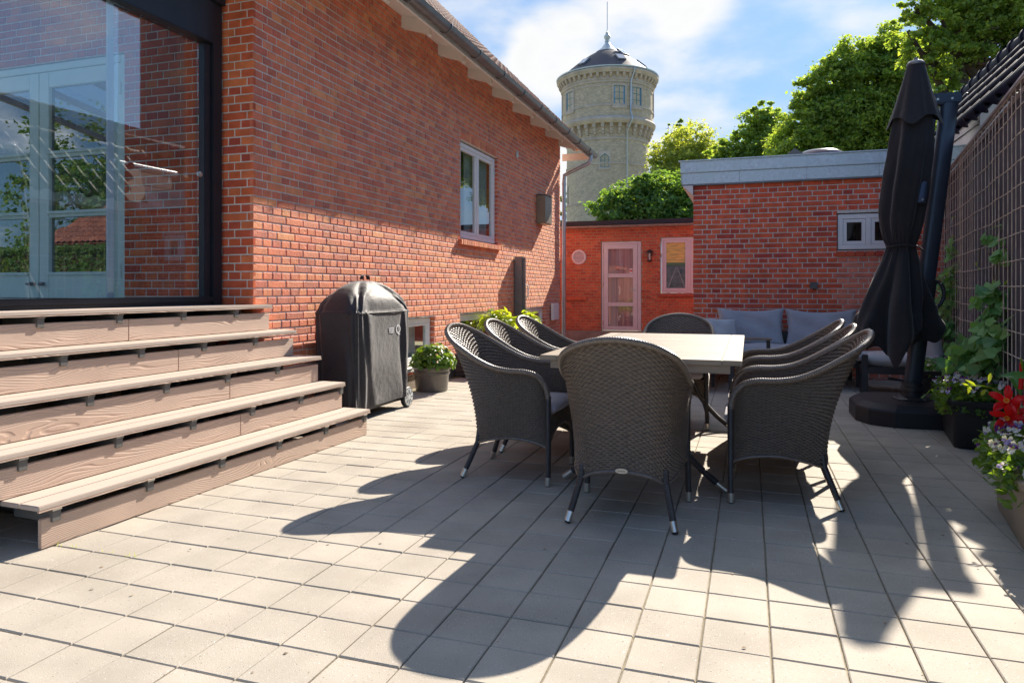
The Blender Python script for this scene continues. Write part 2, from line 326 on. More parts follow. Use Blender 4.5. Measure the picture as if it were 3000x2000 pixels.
class MB:
    """collects shapes into one mesh"""
    def __init__(s): s.v = []; s.f = []
    def add(s, vs, fs):
        n = len(s.v); s.v += [tuple(v) for v in vs]; s.f += [tuple(i+n for i in f) for f in fs]; return s
    def box(s, x0, x1, y0, y1, z0, z1, mat=None):
        vs = [(x0, y0, z0), (x1, y0, z0), (x1, y1, z0), (x0, y1, z0), (x0, y0, z1), (x1, y0, z1), (x1, y1, z1), (x0, y1, z1)]
        if mat is not None: vs = [mat @ Vector(v) for v in vs]
        return s.add(vs, [(0, 3, 2, 1), (4, 5, 6, 7), (0, 1, 5, 4), (1, 2, 6, 5), (2, 3, 7, 6), (3, 0, 4, 7)])
    def tube(s, pts, r, n=10, cap=True, wrap=None):
        pts = [Vector(p) for p in pts]; k = len(pts); rr = r if hasattr(r, '__len__') else [r]*k
        vs = []; up = Vector((0, 0, 1))
        t0 = (pts[1]-pts[0]).normalized(); a = t0.cross(up)
        if a.length < .1: a = t0.cross(Vector((1, 0, 0)))
        a.normalize()
        for i in range(k):
            t = (pts[min(i+1, k-1)]-pts[max(i-1, 0)]).normalized(); a = (a-t*a.dot(t)).normalized(); b = t.cross(a)
            for j in range(n):
                th = 2*math.pi*j/n; vs.append(pts[i]+(a*math.cos(th)+b*math.sin(th))*rr[i])
        fs = [(i*n+j, i*n+(j+1) % n, (i+1)*n+(j+1) % n, (i+1)*n+j) for i in range(k-1) for j in range(n)]
        if cap: fs += [tuple(range(n-1, -1, -1)), tuple(range((k-1)*n, k*n))]
        return s.add(vs, fs)
    def lathe(s, prof, n=32, c=(0, 0), cap=True, sx=1, sy=1):
        vs = [(c[0]+r*sx*math.cos(2*math.pi*j/n), c[1]+r*sy*math.sin(2*math.pi*j/n), z) for r, z in prof for j in range(n)]
        fs = [(i*n+j, i*n+(j+1) % n, (i+1)*n+(j+1) % n, (i+1)*n+j) for i in range(len(prof)-1) for j in range(n)]
        if cap: fs += [tuple(range(n-1, -1, -1)), tuple(range((len(prof)-1)*n, len(prof)*n))]
        return s.add(vs, fs)
    def prism(s, poly, z0, z1, M4=None):
        n = len(poly); vs = [(p[0], p[1], z0) for p in poly]+[(p[0], p[1], z1) for p in poly]
        if M4 is not None: vs = [M4 @ Vector(v) for v in vs]
        return s.add(vs, [tuple(range(n-1, -1, -1)), tuple(range(n, 2*n))]+[(i, (i+1) % n, n+(i+1) % n, n+i) for i in range(n)])
    def quad(s, a, b, c, d): return s.add([a, b, c, d], [(0, 1, 2, 3)])
    def build(s, name, m, parent=None, smooth=False, bevel=0, loc=None, rot=None, seg=2):
        o = mesh_np(name, s.v, s.f, m, parent, loc=loc, rot=rot)
        if bevel:
            bm = bmesh.new(); bm.from_mesh(o.data)
            bmesh.ops.bevel(bm, geom=[e for e in bm.edges if len(e.link_faces) == 2 and e.calc_face_angle(0) > .6], offset=bevel, segments=seg, affect='EDGES', clamp_overlap=True)
            bm.to_mesh(o.data); bm.free()
        if smooth:
            o.data.polygons.foreach_set('use_smooth', np.ones(len(o.data.polygons), dtype=bool))
            if smooth != 'all':
                try: o.data.set_sharp_from_angle(angle=R(38))
                except Exception: pass
        return o
def box(name, x0, x1, y0, y1, z0, z1, m, parent=None, bevel=0, **k): return MB().box(x0, x1, y0, y1, z0, z1).build(name, m, parent, bevel=bevel, **k)
def copy_tree(o, parent=None):
    c = o.copy(); COL.objects.link(c)
    if parent: c.parent = parent
    for ch in list(o.children): copy_tree(ch, c)
    return c
def cr(pts, t):
    """Catmull-Rom through pts, t array in 0..1"""
    P = np.asarray(pts, float); n = len(P)-1; t = np.asarray(t)*n; i = np.clip(t.astype(int), 0, n-1); f = (t-i)[:, None]
    p0 = P[np.clip(i-1, 0, n)]; p1 = P[i]; p2 = P[i+1]; p3 = P[np.clip(i+2, 0, n)]
    return .5*((2*p1)+(-p0+p2)*f+(2*p0-5*p1+4*p2-p3)*f**2+(-p0+3*p1-3*p2+p3)*f**3)
def gridF(nu, nv, wrapu=False):
    """faces of a grid indexed v*nu+u"""
    u = np.arange(nu if wrapu else nu-1); v = np.arange(nv-1); U, Vv = np.meshgrid(u, v); U = U.ravel(); Vv = Vv.ravel(); U1 = (U+1) % nu
    return np.stack([Vv*nu+U, Vv*nu+U1, (Vv+1)*nu+U1, (Vv+1)*nu+U], 1)

# ------------------------------------------------------------------ bricks
def piece_template(L, H, D, ch=.004, wob=0.):
    """local frame: u along x, outward = -y (front at y=0), z up; open back"""
    c = ch
    v = np.array([(0, D, 0), (L, D, 0), (L, D, H), (0, D, H), (0, c, 0), (L, c, 0), (L, c, H), (0, c, H), (c, 0, c), (L-c, 0, c), (L-c, 0, H-c), (c, 0, H-c)], float)
    f = np.array([(0, 1, 5, 4), (1, 2, 6, 5), (2, 3, 7, 6), (3, 0, 4, 7), (4, 5, 9, 8), (5, 6, 10, 9), (6, 7, 11, 10), (7, 4, 8, 11), (8, 9, 10, 11)])
    return v, f
_pm = {}
def piece_mesh(L, H, D, m, name):
    k = (round(L, 3), round(H, 3), round(D, 3), m)
    if k not in _pm:
        v, f = piece_template(L, H, D); me = bpy.data.meshes.new(name); me.from_pydata(v.tolist(), [], f.tolist()); flat(me); me.materials.append(M[m]); _pm[k] = me
    return _pm[k]
def subtract(a, b, holes):
    segs = [(a, b)]
    for h0, h1 in holes:
        n = []
        for s0, s1 in segs:
            if h1 <= s0 or h0 >= s1: n.append((s0, s1)); continue
            if h0 > s0: n.append((s0, h0))
            if h1 < s1: n.append((h1, s1))
        segs = n
    return [(p, q) for p, q in segs if q-p > .022]
def brick_wall(parent, p0, ang, L, z0, z1, holes, m, mm, phase=0., zoff=0., keep=300, jit=.0016, depthr=.12, jamb=True, soldier=(), alt=True, lit=None, top=None, j=.0115, stretch_only=False, name='wall', patch=None):
    """wall plane through p0 running along direction ang (outward normal is ang-90deg); holes = (u0,u1,z0,z1)"""
    w = MB(); us = sorted(set([0, L]+[h[i] for h in holes for i in (0, 1)])); zs = sorted(set([z0, z1]+[h[i] for h in holes for i in (2, 3)]))
    Mx = Matrix.Translation(Vector((p0[0], p0[1], 0))) @ Matrix.Rotation(ang, 4, 'Z'); R3 = np.array(Mx.to_3x3()); T = np.array(Mx.translation)
    e = .007
    for a, b in zip(us, us[1:]):
        for c, d in zip(zs, zs[1:]):
            if any(a >= h[0]-1e-6 and b <= h[1]+1e-6 and c >= h[2]-1e-6 and d <= h[3]+1e-6 for h in holes): continue
            w.quad((a, e, c), (b, e, c), (b, e, d), (a, e, d))
    for h in holes:
        D = depthr
        w.quad((h[0], e, h[2]), (h[0], D, h[2]), (h[0], D, h[3]), (h[0], e, h[3])); w.quad((h[1], e, h[3]), (h[1], D, h[3]), (h[1], D, h[2]), (h[1], e, h[2]))
        w.quad((h[0], e, h[3]), (h[0], D, h[3]), (h[1], D, h[3]), (h[1], e, h[3])); w.quad((h[0], D, h[2]), (h[0], e, h[2]), (h[1], e, h[2]), (h[1], D, h[2]))
    c0 = .02; w.quad((c0, e, z0), (c0, .24, z0), (c0, .24, z1), (c0, e, z1)); w.quad((L-c0, e, z0), (L-c0, .24, z0), (L-c0, .24, z1), (L-c0, e, z1)); w.quad((0, e, z1), (L, e, z1), (L, .24, z1), (0, .24, z1))
    wall = w.build(name, mm, parent); wall.matrix_world = Mx if not parent else wall.matrix_world
    wall.location = Mx.translation; wall.rotation_euler = (0, 0, ang)
    CH = .0667; items = []
    k0 = int(math.floor((z0-zoff)/CH)); k = k0
    while True:
        zb = zoff+k*CH
        if zb >= z1: break
        a0, a1 = max(zb, z0)+j/2, min(zb+CH, z1)-j/2
        if a1-a0 > .02:
            u = 0.; hdr = (k % 2 == 0) and not stretch_only; row = []
            first = .12 if hdr else (.18 if (k//2) % 2 == 0 or not alt else .30)
            if not hdr and first == .30: row += [(0, .18), (.18, .30)]; u = .30
            elif not hdr: row += [(0, .18)]; u = .18
            if stretch_only: row = []; u = -.12 if k % 2 else 0.
            while u < L:
                s = .12 if hdr else .24
                if not hdr and rnd.random() < .04: row.append((max(0, u), min(L, u+.12))); u += .12; s = .12
                row.append((max(0, u), min(L, u+s))); u += s
            hs = [(h[0], h[1]) for h in holes if h[2] < a1-.01 and h[3] > a0+.01]+[(s_[0], s_[1]) for s_ in soldier if s_[2] < a1-.01 and s_[3] > a0+.01]
            for a, b in row:
                for p, q in subtract(a, b, hs):
                    if q-p > .03:
                        if p <= 0: p = -j/2
                        if q >= L-1e-6: q = L+j/2
                        items.append((p+j/2, a0, q-p-j, a1-a0, 0))
            if jamb:
                for h in holes:
                    if h[2] < a1-.01 and h[3] > a0+.01 and h[3]-h[2] > .2: items.append((h[1], a0, .1, a1-a0, 1)); items.append((h[0], a0, .1, a1-a0, 2))
        k += 1
    for s_ in soldier:   # upright course over an opening: bricks on end
        u = s_[0]
        while u < s_[1]-.04: items.append((u+j/2, s_[2]+j/2, .0667-j, s_[3]-s_[2]-j, 0)); u += .0667
    sc = []
    for i, (u, z, l, h, t) in enumerate(items):
        c = R3 @ np.array([u+l/2, 0, z+h/2])+T; Z = depth(c[0], c[1])
        if Z < .5: sc.append(0); continue
        px, py = pix(c[0], c[1], c[2]); a = 0
        if -20 < px < 3020 and -20 < py < 2020 and t == 0:
            p1 = pix(*(R3 @ np.array([u, 0, z])+T)); p2 = pix(*(R3 @ np.array([u+l, 0, z])+T)); a = abs(p2[0]-p1[0])*h/Z
        sc.append(a)
    order = sorted(range(len(items)), key=lambda i: -sc[i]); solo = set(i for i in order[:keep] if sc[i] > 0)
    Vs = []; Fs = []; nv = 0; Vp = []; Fp = []; npv = 0
    for i, (u, z, l, h, t) in enumerate(items):
        dy = rnd.uniform(-jit, jit); tl = rnd.uniform(-.004, .004)
        inp = patch and patch[0] <= u+l/2 <= patch[1] and patch[2] <= z <= patch[3]
        if i in solo:
            o = bpy.data.objects.new('brick', piece_mesh(l, h, .03, patch[4] if inp else m, 'brick')); COL.objects.link(o); o.parent = wall; o.location = (u, dy, z); o.rotation_euler = (0, tl, rnd.uniform(-.003, .003))
            continue
        v, f = piece_template(l, h, .03 if t == 0 else .012)
        if inp: Vp.append(v+np.array([u, dy, z])); Fp.append(f+npv); npv += len(v); continue
        if t == 1: v = np.stack([u-.005+v[:, 1], .004+v[:, 0]*1.1, v[:, 2]+z], 1); f = f[:, ::-1]
        elif t == 2: v = np.stack([u+.005-v[:, 1], .004+v[:, 0]*1.1, v[:, 2]+z], 1)
        else: v = v+np.array([u, dy, z])
        Vs.append(v); Fs.append(f+nv); nv += len(v)
    if Vs:
        o = mesh_np('brick', np.concatenate(Vs), np.concatenate(Fs), M[m], wall); o['kind'] = 'stuff'
    if Vp:
        o = mesh_np('infill_brick', np.concatenate(Vp), np.concatenate(Fp), M[patch[4]], wall); o['kind'] = 'stuff'; o['label'] = 'paler bricked-up doorway below the small window'
    return wall

# ------------------------------------------------------------------ the ground and the pavement
g = MB(); g.quad((-400, -400, -.08), (400, -400, -.08), (400, 900, -.08), (-400, 900, -.08)); tag(g.build('ground', 'ground'), kind='structure')
def pavement():
    PX, PY = .2136, .2108; a = R(.05)
    ox, oy = at(1885.6, FPX*CAMH/(1780.6-HOR))
    bed = MB(); bed.quad((-4.3, -1.5, -.009), (3.6, -1.5, -.009), (3.6, 17, -.009), (-4.3, 17, -.009)); b = tag(bed.build('pavement', 'sand'), kind='structure')
    H = .05; j = .0052; me = None; lst = []
    for i in range(-28, 20):
        for k in range(-18, 68):
            x = ox+i*PX; y = oy+k*PY
            if x < -4.4 or x > 3.4 or y < -1.3 or y > 16.9: continue
            if y > 4.8 and x < -3.75 and y < 14.0: continue
            if x < -2.95 and y < 4.6 and y > 2.4 and x < -3.3: pass
            if x > 2.6 and y > 9: continue
            Z = depth(x+.1, y+.1); s = 0
            if Z > 1.6:
                px, py = pix(x+.1, y+.1, 0)
                if -60 < px < 3060 and py < 2060: s = 1/Z**2
                if x < -2.9 and y < 4.7: s *= .2
                if x < -.1 and x > -1.3 and 4 < y < 6: s *= .5
            lst.append((s, x, y))
    lst.sort(key=lambda t: -t[0])
    v, f = piece_template(PX-j, PY-j, H, ch=.0035)
    # template outward -y -> turn to face up
    v = np.stack([v[:, 0], v[:, 2], -v[:, 1]], 1)
    me = bpy.data.meshes.new('paver'); me.from_pydata(v.tolist(), [], f.tolist()); flat(me); me.materials.append(M['paver'])
    Vs = []; Fs = []; nv = 0
    for n, (s, x, y) in enumerate(lst):
        dz = rnd.uniform(-.0012, .0012); jx, jy = rnd.uniform(-.0012, .0012), rnd.uniform(-.0012, .0012)
        tx, ty = rnd.uniform(-.004, .004), rnd.uniform(-.004, .004)
        if n < 300 and s > 0:
            o = bpy.data.objects.new('paver', me); COL.objects.link(o); o.parent = b; o.location = (x+jx, y+jy, dz); o.rotation_euler = (tx, ty, 0)
        else:
            w = v+np.array([x+jx, y+jy, dz]); w[:, 2] += (v[:, 1])*tx-(v[:, 0])*ty
            Vs.append(w); Fs.append(f+nv); nv += len(v)
    o = mesh_np('paver', np.concatenate(Vs), np.concatenate(Fs), M['paver'], b); o['kind'] = 'stuff'
pavement()
def weeds():
    V = []; F = []
    for (px, py, n) in [(165, 1597, 8), (215, 1602, 6), (315, 1617, 5), (385, 1630, 6), (1195, 1240, 3), (130, 1590, 5)]:
        Z = FPX*CAMH/(py-HOR); x, y = at(px, Z)
        for q in range(n):
            x0 = x+rnd.uniform(-.03, .03); y0 = y+rnd.uniform(-.006, .006); h = rnd.uniform(.008, .028); dx, dy = rnd.uniform(-.015, .015), rnd.uniform(-.015, .015); k = len(V)
            V += [(x0-.0015, y0, -.004), (x0+.0015, y0, -.004), (x0+dx, y0+dy, h)]; F.append((k, k+1, k+2))
    tag(mesh_np('joint_weeds', V, F, M['leafy']), kind='stuff', label='tiny green weeds growing in the paving joints in front of the steps', cat='weeds')
weeds()
def debris():
    V = []; F = []
    for q in range(260):
        x, y = rnd.uniform(-2.7, 1.3), rnd.uniform(1.4, 8.5); a = rnd.uniform(0, 6.28); r = rnd.choice((.0025, .004, .006, .010)); k = len(V); z = .0022
        V += [(x+r*math.cos(a), y+r*math.sin(a), z), (x+.45*r*math.cos(a+1.6), y+.45*r*math.sin(a+1.6), z+r*.3), (x-r*math.cos(a), y-r*math.sin(a), z), (x-.45*r*math.cos(a+1.6), y-.45*r*math.sin(a+1.6), z+r*.2)]; F.append((k, k+1, k+2, k+3))
    tag(mesh_np('fallen_petals', V, np.array(F), M['litter']), kind='stuff', label='tiny dry petals and crumbs scattered over the paving slabs', cat='litter')
M['litter'] = pmat('litter', (.5, .4, .3), .9, pal=[(.62, .58, .52), (.35, .22, .12), (.6, .5, .36), (.2, .13, .08)])
debris()

# ------------------------------------------------------------------ the brick house
HX, HY0, HY1 = -3.70, 4.62, 14.16
def window_unit(parent, x0, x1, z0, z1, yf, mat, fw=.06, mull=(), name='window', fd=.06, glass='glassr', rails=(), room=.28, inner=.035):
    """window facing -y in local coords, frame front at y=yf. returns the window frame object"""
    f = MB()
    f.box(x0, x1, yf, yf+fd, z0, z0+fw); f.box(x0, x1, yf, yf+fd, z1-fw, z1); f.box(x0, x0+fw, yf, yf+fd, z0+fw, z1-fw); f.box(x1-fw, x1, yf, yf+fd, z0+fw, z1-fw)
    ms = [x0+fw*.5]+list(mull)+[x1-fw*.5]
    for m_ in mull: f.box(m_-fw*.5, m_+fw*.5, yf-.002, yf+fd, z0+fw, z1-fw)
    w = f.build(name, mat, parent, bevel=.004)
    for a, b in zip(ms, ms[1:]):
        a += fw*.5; b -= fw*.5; rz = [z0+fw]+list(rails)+[z1-fw]
        if inner:
            s = MB(); i = inner; s.box(a+.003, b-.003, yf+.008, yf+fd-.004, z0+fw+.003, z0+fw+i); s.box(a+.003, b-.003, yf+.008, yf+fd-.004, z1-fw-i, z1-fw-.003)
            s.box(a+.003, a+i, yf+.008, yf+fd-.004, z0+fw+i, z1-fw-i); s.box(b-i, b-.003, yf+.008, yf+fd-.004, z0+fw+i, z1-fw-i); s.build('sash', mat, w, bevel=.003)
        g = MB()
        g.quad((a+inner, yf+.03, z0+fw+inner), (b-inner, yf+.03, z0+fw+inner), (b-inner, yf+.03, z1-fw-inner), (a+inner, yf+.03, z1-fw-inner)); g.build('pane', glass, w)
    return w
def house():
    h = empty('brick_house', label='red brick house wall beside the paved terrace with white eaves and sunlit lower half', cat='house')
    U = lambda y: y-HY0
    wins = [(8.84, 10.33, 1.83, 3.18), (6.45, 8.0, .24, .805), (8.83, 10.36, .24, .805), (11.64, 13.02, .24, .805)]
    holes = [(U(a), U(b), c, d) for a, b, c, d in wins]
    sold = [(U(8.84), U(10.33), 3.18, 3.29)]
    wall = brick_wall(h, (HX, HY0), R(90), HY1-HY0, .14, 4.50, holes, 'brick_a', 'mortar', zoff=.015, soldier=sold, jit=.0024)
    # window frames (local frame of the long wall: x = y-HY0, outward = -y)
    W = Matrix
    for n, (a, b, c, d) in enumerate(wins):
        if n == 0:
            w = window_unit(wall, U(a)+.03, U(b)-.02, c+.02, d-.02, .045, 'white', fw=.055, mull=(U((a+b)/2),), inner=.045)
            hg = MB()
            for z in (2.08, 2.55, 2.95): hg.tube([(U(b)-.035, .04, z-.04), (U(b)-.035, .04, z+.04)], .007, 6)
            hg.build('hinge', 'galv', w)
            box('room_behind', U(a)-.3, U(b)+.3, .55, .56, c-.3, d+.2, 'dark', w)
            cu = MB()
            for x0, x1 in ((U(a)+.50, U(a)+.78), (U(b)-.58, U(b)-.1)):
                n_ = 20; vs = [(x0+(x1-x0)*i/n_, .16+.018*math.sin(i*1.9), z) for i in range(n_+1) for z in (c, d)]
                cu.add(vs, [(2*i, 2*i+2, 2*i+3, 2*i+1) for i in range(n_)])
            cu.build('curtain', 'curtain', w)
            pt = MB().lathe([(.05, c+.06), (.075, c+.19), (.085, c+.2), (.08, c+.21)], 20, (U(a)+.22, .2)); pt.build('windowsill_pot', 'white', w, smooth=True)
            s = MB(); u = U(a)-.09
            while u < U(b)+.07:
                dy = rnd.uniform(-.003, .003)
                sb = MB(); sb.box(u+.004, u+.062, -.055+dy, .05, c-.085, c-.012); o = sb.build('sill_brick', 'brick_a', wall, bevel=.006); o.rotation_euler = (R(0), 0, 0); u += .0667
        else:
            w = window_unit(wall, U(a)+.01, U(b)-.02, c+.01, d-.012, .05, 'white', fw=.06, mull=() if n != 2 else (), inner=.03)
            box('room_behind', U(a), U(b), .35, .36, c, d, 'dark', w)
            box('curtain', U(b)-.42, U(b)-.14, .2, .21, c, d, 'curtain', w)
            box('window_sill', U(a)-.03, U(b)+.03, -.05, .05, c-.045, c-.003, 'white', wall, bevel=.006)
    box('plinth', 0, U(HY1), -.012, .2, -.05, .14, 'concrete', wall)
    # gable wall towards the conservatory (faces -y)
    GX0 = HX-5.76
    dx0, dx1 = -7.05, -5.01
    gw = brick_wall(h, (GX0, HY0), 0, HX-GX0, .14, 4.4, [(dx0-GX0, dx1-GX0, 1.06, 3.15)], 'brick_g', 'mortar', zoff=.015, soldier=(), jit=.002, depthr=.1, keep=300)
    # french door in it
    y = HY0+.02
    d = MB(); d.box(dx0+.01, dx0+.06, y, y+.09, 1.06, 3.14); d.box(dx1-.06, dx1-.01, y, y+.09, 1.06, 3.14); d.box(dx0+.06, dx1-.06, y, y+.09, 3.08, 3.14)
    df = d.build('french_door', 'mint', h, bevel=.004)
    xm = (dx0+dx1)/2
    for a, b, sgn in ((dx0+.065, xm-.004, -1), (xm+.004, dx1-.065, 1)):
        l = MB(); s = .115; zs = [1.065, 1.29, 1.78, 1.82, 2.31, 2.35, 2.93, 3.075]
        l.box(a, a+s, y+.01, y+.06, 1.065, 3.075); l.box(b-s, b, y+.01, y+.06, 1.065, 3.075); l.box(a+s, b-s, y+.01, y+.06, 1.065, 1.29)
        l.box(a+s, b-s, y+.012, y+.06, 1.78, 1.83); l.box(a+s, b-s, y+.012, y+.06, 2.31, 2.36); l.box(a+s, b-s, y+.01, y+.06, 2.94, 3.075)
        lf = l.build('door_leaf', 'mint', df, bevel=.004)
    for a, b, sgn in ((dx0+.065, xm-.004, -1), (xm+.004, dx1-.065, 1)):
        s = .115
        for c, e in ((1.29, 1.78), (1.83, 2.31), (2.36, 2.94)):
            g_ = MB(); g_.quad((a+s, y+.04, c), (b-s, y+.04, c), (b-s, y+.04, e), (a+s, y+.04, e)); g_.build('pane', 'doorglass', df)
            box('drip_rail', a+s-.02, b-s+.005, y-.012, y+.012, c-.02, c+.004, 'mint', df, bevel=.003)
        k = MB(); kx = xm+sgn*.055; k.tube([(kx, y+.012, 1.19), (kx, y-.03, 1.19)], .018, 10); k.tube([(kx, y-.028, 1.19), (kx+sgn*.05, y-.03, 1.19)], .011, 8); k.build('handle', 'zincd', df, smooth=True)
        for z in (1.3, 2.1, 2.85):
            hx = dx1-.06 if sgn > 0 else dx0+.06; MB().tube([(hx, y-.004, z-.055), (hx, y-.004, z+.055)], .012, 8).build('hinge', 'mint', df)
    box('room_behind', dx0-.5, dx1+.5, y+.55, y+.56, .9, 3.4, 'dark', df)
    # eaves
    e = empty('eaves', parent_dummy) if False else None
    pitch = R(45.3); ex, ez = -3.14, 4.02          # roof edge line
    y0, y1 = HY0-2.6, HY1+.45
    def sl(t, off=0.): return (ex-t*math.cos(pitch)-off*math.sin(pitch), ez+t*math.sin(pitch)-off*math.cos(pitch)) if False else (ex-t*math.cos(pitch)+off*math.sin(pitch), ez+t*math.sin(pitch)+off*math.cos(pitch))
    # roof slab and tiles
    r = MB()
    a0 = sl(-.02, -.02); a1 = sl(6.4, -.02); b0 = sl(-.02, -.055); b1 = sl(6.4, -.055)
    r.add([(a0[0], y0, a0[1]), (a1[0], y0, a1[1]), (b1[0], y0, b1[1]), (b0[0], y0, b0[1]), (a0[0], y1, a0[1]), (a1[0], y1, a1[1]), (b1[0], y1, b1[1]), (b0[0], y1, b0[1])],
          [(0, 1, 2, 3), (7, 6, 5, 4), (0, 4, 5, 1), (1, 5, 6, 2), (2, 6, 7, 3), (3, 7, 4, 0)])
    rf = r.build('roof', 'roofred', h)
    V = []; F = []
    ncol = int((y1-y0)/.22); nrow = 18; S = 6
    for rr in range(nrow):
        for c in range(ncol):
            t0 = rr*.33-.05; k = len(V)
            for q in range(S+1):
                yy = y0+(c+q/S)*.22; wv = .022*math.sin(2*math.pi*q/S)+.012
                p = sl(t0, .018+wv); p2 = sl(t0+.36, .002+wv); p3 = sl(t0, wv-.004); V += [(p[0], yy, p[1]), (p2[0], yy, p2[1]), (p3[0], yy, p3[1])]
            for q in range(S): i = k+q*3; F += [(i, i+3, i+4, i+1), (i+2, i+5, i+3, i)]
    o = mesh_np('roof_tile', V, np.array(F), M['roofred'], rf, smooth=True); o['kind'] = 'stuff'
    # soffit boards (sloping white underside) and rafters
    s = MB(); p = sl(0, -.06); q = sl(1.1, -.06); p2 = sl(0, -.085); q2 = sl(1.1, -.085)
    s.add([(p[0], y0, p[1]), (q[0], y0, q[1]), (q2[0], y0, q2[1]), (p2[0], y0, p2[1]), (p[0], y1, p[1]), (q[0], y1, q[1]), (q2[0], y1, q2[1]), (p2[0], y1, p2[1])], [(0, 1, 2, 3), (7, 6, 5, 4), (0, 4, 5, 1), (1, 5, 6, 2), (2, 6, 7, 3), (3, 7, 4, 0)])
    sf = s.build('soffit', 'cream', h)
    yy = 7.152-.98*4
    while yy < y1-.1:
        # rafter tail profile in x-z plane, cut plumb at the end
        t = .16; poly = [sl(t, -.085), sl(t, -.20), (sl(t, -.20)[0]-.03, sl(t, -.20)[1]-.035), sl(1.3, -.27), sl(1.3, -.085)]
        poly = [(-3.36, None)]
        top_ = lambda x: ez+(ex-x)*math.tan(pitch)-.085/math.cos(pitch)
        poly = [(-3.36, top_(-3.36)), (-3.36, top_(-3.36)-.145), (-3.385, top_(-3.36)-.165), (-3.42, top_(-3.42)-.185), (-3.74, 4.10), (-3.74, top_(-3.78)-.02)]
        rb = MB(); n = len(poly); vs = [(x, yy-.05, z) for x, z in poly]+[(x, yy+.05, z) for x, z in poly]
        rb.add(vs, [tuple(range(n)), tuple(range(2*n-1, n-1, -1))]+[(i, n+i, n+(i+1) % n, (i+1) % n) for i in range(n)]); rb.build('rafter_tail', 'white', sf, bevel=.004)
        yy += .985
    bx_ = MB(); bx_.add([(-3.30, y0, 4.115), (-3.72, y0, 4.215), (-3.72, y1, 4.215), (-3.30, y1, 4.115), (-3.30, y0, 4.14), (-3.72, y0, 4.24), (-3.72, y1, 4.24), (-3.30, y1, 4.14)], [(0, 1, 2, 3), (7, 6, 5, 4), (0, 4, 5, 1), (1, 5, 6, 2), (2, 6, 7, 3), (3, 7, 4, 0)]); bx_.build('eave_boarding', 'white', h)
    fb = MB(); fb.box(ex-.022, ex, y0, y1, ez-.15, ez-.03); fb.build('fascia_board', 'white', sf)
    # gutter
    gx, gz_, gr = -3.075, 3.955, .068; n = 12
    gt = MB(); ring = [(gx+gr*math.cos(R(180+180*i/n)), gz_+gr*math.sin(R(180+180*i/n))) for i in range(n+1)]
    ring = ring+[(gx+gr+.006, gz_+.008), (gx+gr-.006, gz_+.012)]
    ring2 = [(x+(gx-x)*.06, z+(gz_-z)*.06) for x, z in reversed(ring[:n+1])]
    prof = ring+ring2; k = len(prof)
    gt.add([(x, y0, z) for x, z in prof]+[(x, y1+.04, z) for x, z in prof], [(i, (i+1) % k, k+(i+1) % k, k+i) for i in range(k)]+[tuple(range(k-1, -1, -1)), tuple(range(k, 2*k))])
    gt2 = gt.build('gutter', 'zincd', h, smooth=True)
    yy = 5.2
    while yy < y1:
        b = MB(); b.tube([(gx+(gr+.006)*math.cos(R(180+180*i/10)), yy, gz_+(gr+.006)*math.sin(R(180+180*i/10))) for i in range(11)]+[(gx+gr+.004, yy, gz_+.02)], .008, 6); b.build('gutter_bracket', 'zincd', gt2); yy += .87
    # end trim plank, downpipe
    dp = MB(); dp.tube([(gx, 14.25, 3.9), (gx, 14.25, 3.82), (-3.12, 14.22, 3.72), (-3.5, 14.2, 3.56), (-3.62, 14.2, 3.5), (-3.63, 14.2, 3.35), (-3.63, 14.2, .1)], .042, 12)
    d_ = dp.build('downpipe', 'galv', h, smooth=True)
    for z in (3.3, 2.6, .85, .8): MB().lathe([(.048, z), (.048, z+.04)], 14, (-3.63, 14.2)).build('pipe_collar', 'galv', d_)
    box('barge_board', -3.75, -3.1, HY1+.36, HY1+.40, 3.86, 4.0, 'cream', h)
    ab = MB(); ab.box(-3.5, -3.2, HY1-.02, HY1+.36, 4.05, 4.07); ab.build('eave_lining', 'orangeboard', h)
    # body of the house behind, so that it is a closed building
    bd = MB(); bd.box(-9.4, -3.95, HY1-.05, HY1+.001, .0, 4.2); bd.build('rear_wall', 'brick_g', h)
    gt_ = MB(); gt_.prism([(-9.4, 4.4), (-3.9, 4.4), (-3.95, 4.75), (-7.2, 8.2), (-9.4, 8.2)], 0, .2, Matrix.Translation((0, HY0+.22, 0)) @ Matrix.Rotation(R(90), 4, 'X')); gt_.build('gable_top', 'brick_g', h)
    return h
M['doorglass'] = glassmat('door_glass', (.25, .27, .26), boost=5.5)
M['orangeboard'] = pmat('varnished_board', (.55, .26, .11), .5)
parent_dummy = None
house_o = house()

# small things on the house wall
v = MB(); Mx = Matrix.Translation((HX+.006, 11.27, 3.41)) @ Matrix.Rotation(R(90), 4, 'Y')
v.lathe([(.001, .0), (.055, .0), (.062, .006), (.058, .014), (.03, .018), (.001, .018)], 24, cap=False); vo = v.build('wall_disc', 'galv', smooth=True); vo.matrix_world = Mx
tag(vo, 'small round pale vent disc high on the brick house wall', 'vent')
wb = empty('wall_box', (HX+.09, 12.645, 2.61), label='bronze rectangular metal box fixed high on the house wall near its far corner', cat='wall box')
m_box = pmat('bronze_box_metal', (.28, .23, .17), .45, metal=.35, var=.1, nscale=5)
MB().box(-.085, .085, -.235, .235, -.26, .26).build('casing', m_box, wb, bevel=.012); MB().box(-.1, .1, -.245, .245, .262, .272).build('cover_plate', 'zincd', wb, bevel=.003)
ub = empty('meter_box', (HX+.05, 13.55, .7), label='small white slatted box low on the house wall by the downpipe', cat='meter box')
MB().box(-.03, .03, -.2, .2, -.16, .17).build('casing', 'white', ub, bevel=.008)
for i in range(6): MB().box(.028, .036, -.17, .17, -.12+i*.045, -.10+i*.045).build('slat', 'white', ub)
